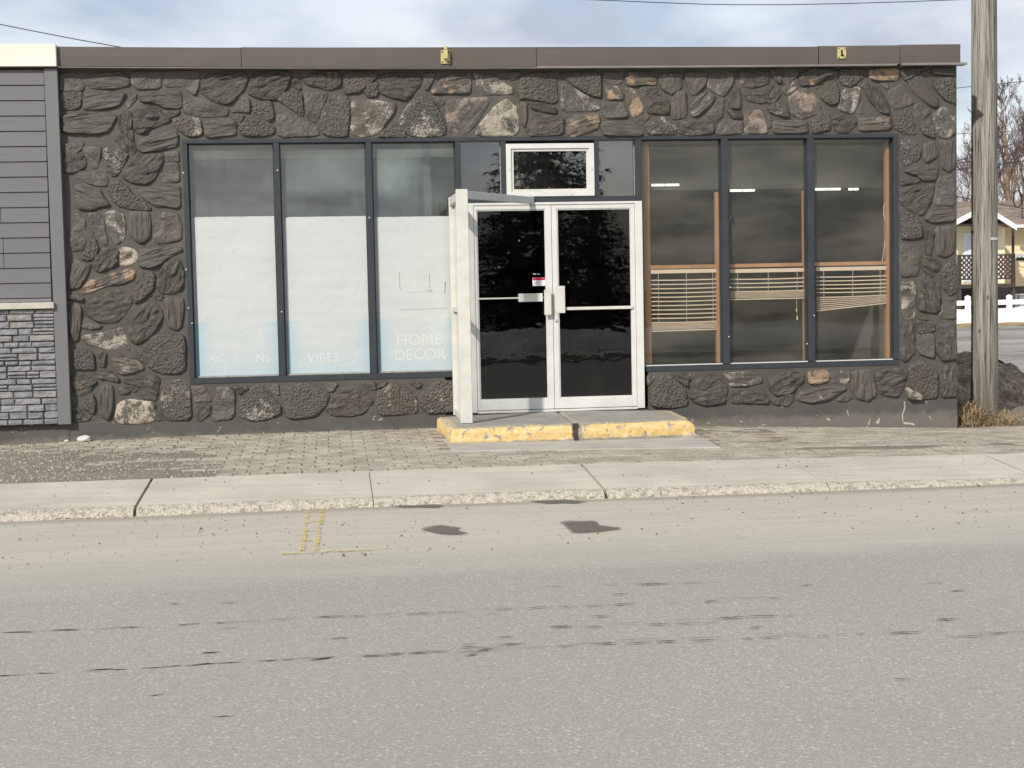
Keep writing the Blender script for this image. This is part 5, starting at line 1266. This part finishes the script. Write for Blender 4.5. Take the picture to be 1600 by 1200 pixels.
def shingle():
    t = NT('brown_shingles'); v = t.co('World', (1, 1, 1)); g_ = t.n('SeparateColor', {0: t.voro(t.co('World', (1.6, 3, 4)), 2, out='Color')}).outputs[0]
    c = t.mix(g_, (.19, .145, .115), (.31, .245, .20)); c = t.mix(t.ramp(t.noise(t.co('World', (.3, 1, 5)), 4, 4), (.4, .5), (.6, 0.)), c, (.10, .075, .06)); t.col(c); t.rough(.9); t.bump(g_, .4, .02); return t.m
SH = shingle()
yr0, yr1 = YH+1.2, YH+6.0; ze, zri = hz(350, yr0), hz(314.5, yr1)
m = MB()
for k in range(14):
    f0, f1 = k/14, (k+1)/14; ya, yb_ = yr0+(yr1-yr0)*f0, yr0+(yr1-yr0)*f1; za, zb2 = ze+(zri-ze)*f0, ze+(zri-ze)*f1
    m.hexa([(x_l-3, ya, za-.05), (x_r+3, ya, za-.05), (x_r+3, yb_, zb2-.05), (x_l-3, yb_, zb2-.05)], [(x_l-3, ya, za+.03), (x_r+3, ya, za+.03), (x_r+3, yb_, zb2), (x_l-3, yb_, zb2)])
m.add([(x_l-3, yr1, zri), (x_r+3, yr1, zri), (x_r+3, yr1+5, ze), (x_l-3, yr1+5, ze)], [(0, 1, 2, 3)])
rf = hpart('roof', m, SH)
part('gutter', MB().box(hx(1583, yr0), x_r+3, yr0-.15, yr0-.01, hz(356.5, yr0), hz(352, yr0)), WT, rf)
# entrance gable
gl, gp_, gr = (hx(1482, YH-1.2), hz(350.5, YH-1.2)), (hx(1537.5, YH-1.2), hz(322.5, YH-1.2)), (hx(1588, YH-1.2), hz(354.5, YH-1.2))
yg0, yg1 = YH-1.2, YH+4.5
def gslope(a_, b_, th=.07):
    return MB().hexa([(a_[0], yg0, a_[1]), (b_[0], yg0, b_[1]), (b_[0], yg1, b_[1]), (a_[0], yg1, a_[1])], [(a_[0], yg0, a_[1]+th), (b_[0], yg0, b_[1]+th), (b_[0], yg1, b_[1]+th), (a_[0], yg1, a_[1]+th)])
hpart('gable_roof', gslope(gl, gp_).add(*(lambda q: (q.v, q.f))(gslope(gp_, gr))), SH)
def barge(a_, b_): return MB().hexa([(a_[0], yg0-.06, a_[1]-.17), (b_[0], yg0-.06, b_[1]-.17), (b_[0], yg0-.002, b_[1]-.17), (a_[0], yg0-.002, a_[1]-.17)], [(a_[0], yg0-.06, a_[1]+.06), (b_[0], yg0-.06, b_[1]+.06), (b_[0], yg0-.002, b_[1]+.06), (a_[0], yg0-.002, a_[1]+.06)])
hpart('bargeboard', barge(gl, gp_), WT); hpart('bargeboard', barge(gp_, gr), WT)
hpart('gable_panel', MB().prism([(gl[0]+.3, hz(352.5, YH-.1)), (gr[0]-.5, hz(352.5, YH-.1)), (gp_[0], gp_[1]-.1)], YH-.12, YH-.032), BR)
hpart('gable_soffit', MB().box(gl[0]+.2, gr[0]-.3, yg0+.02, YH-.13, hz(352.5, YH)-.0, hz(351, YH)), BR)
hd = hpart('door', MB().box(hx(1509), hx(1531), YH-.05, YH-.031, hz(440), hz(367)), simple('house_white_door', (.66, .72, .80), .4, .03))
part('door_trim', MB().box(hx(1505), hx(1509)-.002, YH-.06, YH-.031, hz(440), hz(363)).box(hx(1531)+.002, hx(1535), YH-.06, YH-.031, hz(440), hz(363)).box(hx(1509), hx(1531), YH-.06, YH-.031, hz(367)+.002, hz(363)), WT, hd)
# lower windows
for a_, b_ in ((1586, 1612), (1634, 1660)):
    w_ = hpart('window', frame_mb(hx(a_, YH2), hx(b_, YH2), hz(484, YH2), hz(460, YH2), .07, YH2-.04, YH2+.028), WT)
    part('pane', MB().box(hx(a_, YH2)+.07, hx(b_, YH2)-.07, YH2+.0, YH2+.02, hz(484, YH2)+.07, hz(460, YH2)-.07), simple('basement_pane', (.30, .31, .33), .15, .2, 2), w_)
hpart('basement_door', MB().box(hx(1505), hx(1519), YH-.0, YH+.028, zg, hz(452)), BLACK)
# porch post, meters
hpart('porch_post', MB().box(hx(1580.5, YH), hx(1583.5, YH), YH-.1, YH+.0, hz(445), hz(356)), BR)
for px in (1590.5, 1596.5):
    mt = hpart('electric_meter', MB().tube([(hx(px, YH2), YH2-.03, hz(400.5, YH2)), (hx(px, YH2), YH2-.16, hz(400.5, YH2))], .095, 14), simple('meter_glass', (.45, .50, .52), .2, .1))
    part('meter_box', MB().box(hx(px, YH2)-.1, hx(px, YH2)+.1, YH2-.08, YH2-.031, hz(408, YH2), hz(404, YH2)), BLACK, mt)
hpart('conduit', MB().tube([(hx(1591, YH2), YH2-.05, hz(407, YH2)), (hx(1591.5, YH2), YH2-.05, hz(414, YH2)), (hx(1595, YH2), YH2-.05, hz(417.5, YH2)), (hx(1604, YH2), YH2-.05, hz(419, YH2))], .02, 6), YS2)
# balcony with diagonal lattice
YD = YH-1.7
bal = hpart('balcony_deck', MB().box(hx(1497, YD), hx(1586, YD), YD, YH-.035, hz(450, YD), hz(444, YD)), BR)
rails = MB().box(hx(1499, YD), hx(1586, YD), YD, YD+.05, hz(400, YD), hz(397.5, YD)).box(hx(1499, YD), hx(1586, YD), YD, YD+.05, hz(437, YD), hz(434.5, YD))
hpart('balcony_rail', rails, BR)
lt = hpart('lattice', MB().box(hx(1565.5, YD), hx(1566.5, YD), YD+.001, YD+.049, hz(434.5, YD), hz(400, YD)), BR)
x0, x1, z0, z1 = hx(1502, YD), hx(1586, YD), hz(434.5, YD), hz(400, YD); step_ = .205; hgt = z1-z0; cnt = 0
s_ = x0-hgt
while s_ < x1:
    for dr in (1, -1):
        a0, a1 = (s_, s_+hgt) if dr == 1 else (s_+hgt, s_); za, zb2 = z0, z1
        def clip(a0, za, a1, zb2):
            for lim in (x0, x1):
                if (a0-lim)*(a1-lim) < 0:
                    t_ = (lim-a0)/(a1-a0); zz = za+(zb2-za)*t_
                    if (lim == x0 and a0 < lim) or (lim == x1 and a0 > lim): a0, za = lim, zz
                    else: a1, zb2 = lim, zz
            return a0, za, a1, zb2
        if max(a0, a1) <= x0 or min(a0, a1) >= x1: continue
        a0, za, a1, zb2 = clip(a0, za, a1, zb2); n_ = .028*1.2; yo = YD+.012 if dr == 1 else YD+.026
        d_ = Vector((a1-a0, 0, zb2-za)).normalized(); nn_ = Vector((-d_.z, 0, d_.x))*n_
        A, Bq = Vector((a0, yo, za)), Vector((a1, yo, zb2)); D_ = Vector((0, .012, 0))
        part('slat', MB().hexa([A-nn_, Bq-nn_, Bq-nn_+D_, A-nn_+D_], [A+nn_, Bq+nn_, Bq+nn_+D_, A+nn_+D_]), BR, lt)
    s_ += step_
for px in (1500.5, 1525, 1550, 1585):
    hpart('deck_post', MB().box(hx(px, YD)-.07, hx(px, YD)+.07, YD+.051, YD+.19, zg, hz(397.5, YD)), BR)
hpart('under_deck_shade', MB().box(hx(1503, YD), hx(1566, YD), YH-.6, YH-.55, zg, hz(450, YD)), simple('under_deck_dark', (.03, .025, .022), .9))  # near-black sheet standing in for the shade beneath the balcony deck
an = thing('roof_antenna', 'dark antenna mast with coiled cable on the yellow house roof at the right edge', 'antenna', (hx(1597, YH+2), YH+2, hz(348, YH+2)))
part('mast', MB().tube([(0, 0, -.2), (0, 0, hz(303, YH+2)-hz(348, YH+2))], .025, 6), BLACK, an)
ring = [(-.22+.2*math.cos(a_), .0, 1.05+.38*math.sin(a_)) for a_ in np.linspace(0, 6.28, 18)]; part('cable_coil', MB().tube(ring, .03, 6), BLACK, an)
# bare trees
def bark_mat(name, c0, c1):
    t = NT(name); v = t.co('Object', (1, 1, .3)); t.col(t.mix(t.ramp(t.noise(v, 6, 5), (.35, 0.), (.65, 1.)), c0, c1)); t.rough(.9); return t.m
BIR = bark_mat('birch_bark', (.30, .26, .22), (.62, .58, .50)); BRK = bark_mat('brown_bark', (.15, .095, .07), (.32, .22, .16)); TW = simple('twigs', (.14, .085, .08), .9, .3, 4, 0, 0)
def bare_tree(x, Y, h, seed, lab, bark, spread=.45, r0=.16, up_=.25, lv=5, start=.3, nb=15):
    r_ = random.Random(seed); z0_ = gz(x, Y)-.1; t_ = thing('bare_tree', lab, 'tree', (x, Y, z0_), 'leafless trees behind the yellow house')
    tk = MB(); tw = MB(); p = Vector((0, 0, 0)); pts = [p.copy()]; d_ = Vector((r_.uniform(-.04, .04), 0, 1))
    N_ = 14
    for k in range(N_):
        d_ = (d_+Vector((r_.uniform(-.06, .06), r_.uniform(-.06, .06), .06))).normalized(); p = p+d_*h/N_; pts.append(p.copy())
    rad_ = [r0*(1-k/(N_+.5))**.9+.01 for k in range(N_+1)]
    tk.tube(pts, rad_, 8)
    def branch(p, d_, L, r1, l_):
        n_ = 5; q = [p.copy()]; dd = d_.copy()
        for k in range(n_):
            dd = (dd+Vector((r_.uniform(-.16, .16), r_.uniform(-.16, .16), r_.uniform(-.05, up_)))).normalized(); q.append(q[-1]+dd*L/n_)
        (tw if l_ < lv else tk).tube(q, [max(.006, r1*(1-k/(n_+1))) for k in range(n_+1)], 3 if l_ < lv-1 else 5, cap=False)
        if l_ <= 1: return
        for k in range(r_.randint(3, 5)):
            i_ = r_.randint(1, n_); s_ = Vector((r_.gauss(0, 1), r_.gauss(0, 1), r_.gauss(0, .5))).normalized()
            dd2 = (dd+s_*r_.uniform(.5, .95)).normalized(); branch(q[i_], dd2, L*r_.uniform(.42, .68), r1*.5, l_-1)
    for k in range(nb):
        f_ = start+(1-start)*(k/nb); i_ = f_*N_; p_ = pts[int(i_)].lerp(pts[min(N_, int(i_)+1)], i_-int(i_)); a_ = r_.uniform(0, 6.28)
        branch(p_, Vector((math.cos(a_)*spread*1.6, math.sin(a_)*spread*1.6, r_.uniform(.5, 1))).normalized(), h*spread*(1.15-f_)*.9, rad_[int(i_)]*.5, lv)
    part('trunk', tk, bark, t_, smooth=True); part('crown', tw, TW, t_)
bare_tree(hx(1518, 60), 60, hz(175, 60)+.8, 2, 'slender pale barked bare tree standing half behind the wooden pole', BIR, .30, .20, .2, 4, .3, 16)
bare_tree(hx(1587, 57), 57, hz(150, 57)+.8, 7, 'bare tree with reddish brown trunk right of the wooden pole', BRK, .42, .24, .3, 5, .38, 17)
bare_tree(hx(1604, 66), 66, hz(175, 66)+.9, 9, 'bare tree farther back at the right edge of the view', BRK, .42, .2, .3, 4, .3, 14)
bare_tree(hx(1500, 75), 75, hz(262, 75)+1, 12, 'distant low bare tree next to the corner of the stone building', BRK, .5, .16, .2, 4, .3, 14)
bare_tree(hx(1556, 80), 80, hz(255, 80)+1, 15, 'distant low bare tree just right of the wooden pole', BRK, .5, .16, .2, 4, .3, 14)
# wires
def wire(pts, Y, r_, lab, ext=30):
    q = [onY(x, y, Y) for x, y in pts]
    d0, d1_ = (q[0]-q[1]).normalized(), (q[-1]-q[-2]).normalized()
    if ext: q = [q[0]+d0*ext+Vector((0, 0, 0))]+q+[q[-1]+d1_*ext]
    m = MB().tube(q, r_, 5, cap=False); tag(part('overhead_wire', m, simple('wire_black', (.03, .03, .035), .6, .1, 5, 0, 0)), lab, 'wire', 'overhead wires')
wire([(900, -1.5), (960, 1), (1030, 4), (1100, 6.5), (1150, 7.3), (1230, 7.3), (1320, 5.5), (1420, 2.5), (1510, -1)], 25, .012, 'thin wire sagging across the sky above the flat roof')
wire([(-40, 29), (0, 38), (60, 50), (120, 61.5), (190, 74)], 22, .012, 'thin wire sloping down behind the roof at the upper left')
wire([(1470, 140.5), (1519, 135), (1556, 131.5), (1610, 126)], 30, .011, 'highest thin wire beside the wooden pole')
wire([(1470, 210), (1519, 208), (1560, 206), (1610, 203)], 34, .010, 'thin faint wire below the highest one beside the pole')
wire([(1480, 254), (1519, 246), (1558, 232), (1610, 217)], 34, .016, 'wire rising to the right across the bare tree crown')
wire([(1480, 257), (1519, 252), (1558, 246), (1610, 231)], 35, .014, 'middle wire of the bundle crossing the bare trees')
wire([(1480, 267.5), (1519, 262), (1558, 257.5), (1610, 250)], 36, .024, 'thickest wire of the bundle crossing the bare trees')
# ------------------------------------------------------------------ spruces across the street, mirrored in the glass
def spruce(x, Y, h, r_max, seed, lab, low=.0):
    r_ = random.Random(seed); t_ = thing('spruce_tree', lab, 'tree', (x, Y, -.1), 'dark spruces across the street')
    part('trunk', MB().tube([(0, 0, 0), (0, 0, h*.95)], [.2, .03], 8), BRK, t_)
    m = MB(); nl = int(h/.28)
    for k in range(nl):
        z_ = low+.5+(h-low-.5)*k/nl; rr = r_max*(1-(z_/h))**.85+.12
        for b_ in range(15):
            a_ = r_.uniform(0, 6.28); L = rr*r_.uniform(.75, 1.12); dx, dy = math.cos(a_), math.sin(a_)
            ns = max(3, int(L/.16))
            for s_ in range(ns):
                f_ = (s_+1)/ns; px_, py_, pz_ = dx*L*f_, dy*L*f_, z_-.25*L*f_+.12*L*f_*f_+r_.uniform(-.05, .05)
                for q in range(6):
                    an_ = a_+r_.uniform(-1.2, 1.2); l2 = r_.uniform(.16, .38); ex = Vector((math.cos(an_)*l2, math.sin(an_)*l2, r_.uniform(-.22, .05))); w2 = Vector((-ex.y, ex.x, r_.uniform(-.05, .05)))*.17
                    P0 = Vector((px_, py_, pz_)); m.add([P0-w2, P0+w2, P0+ex], [(0, 1, 2)])
    part('crown', m, simple('spruce_needles', (.028, .042, .026), .8, .4, 3, 0, 0), t_)
def mir(px, py, Y): w = onY(px, py, -Y); return w.x
spruce(mir(853, 300, -31), -31, 10.5, 3.0, 1, 'tall dark spruce across the street seen only mirrored in the door glass')
spruce(mir(795, 300, -36), -36, 4.6, 2.6, 2, 'second shorter spruce mirrored in the left door leaf')
spruce(mir(925, 300, -37), -37, 4.8, 2.6, 3, 'broad short spruce mirrored in the right door leaf')
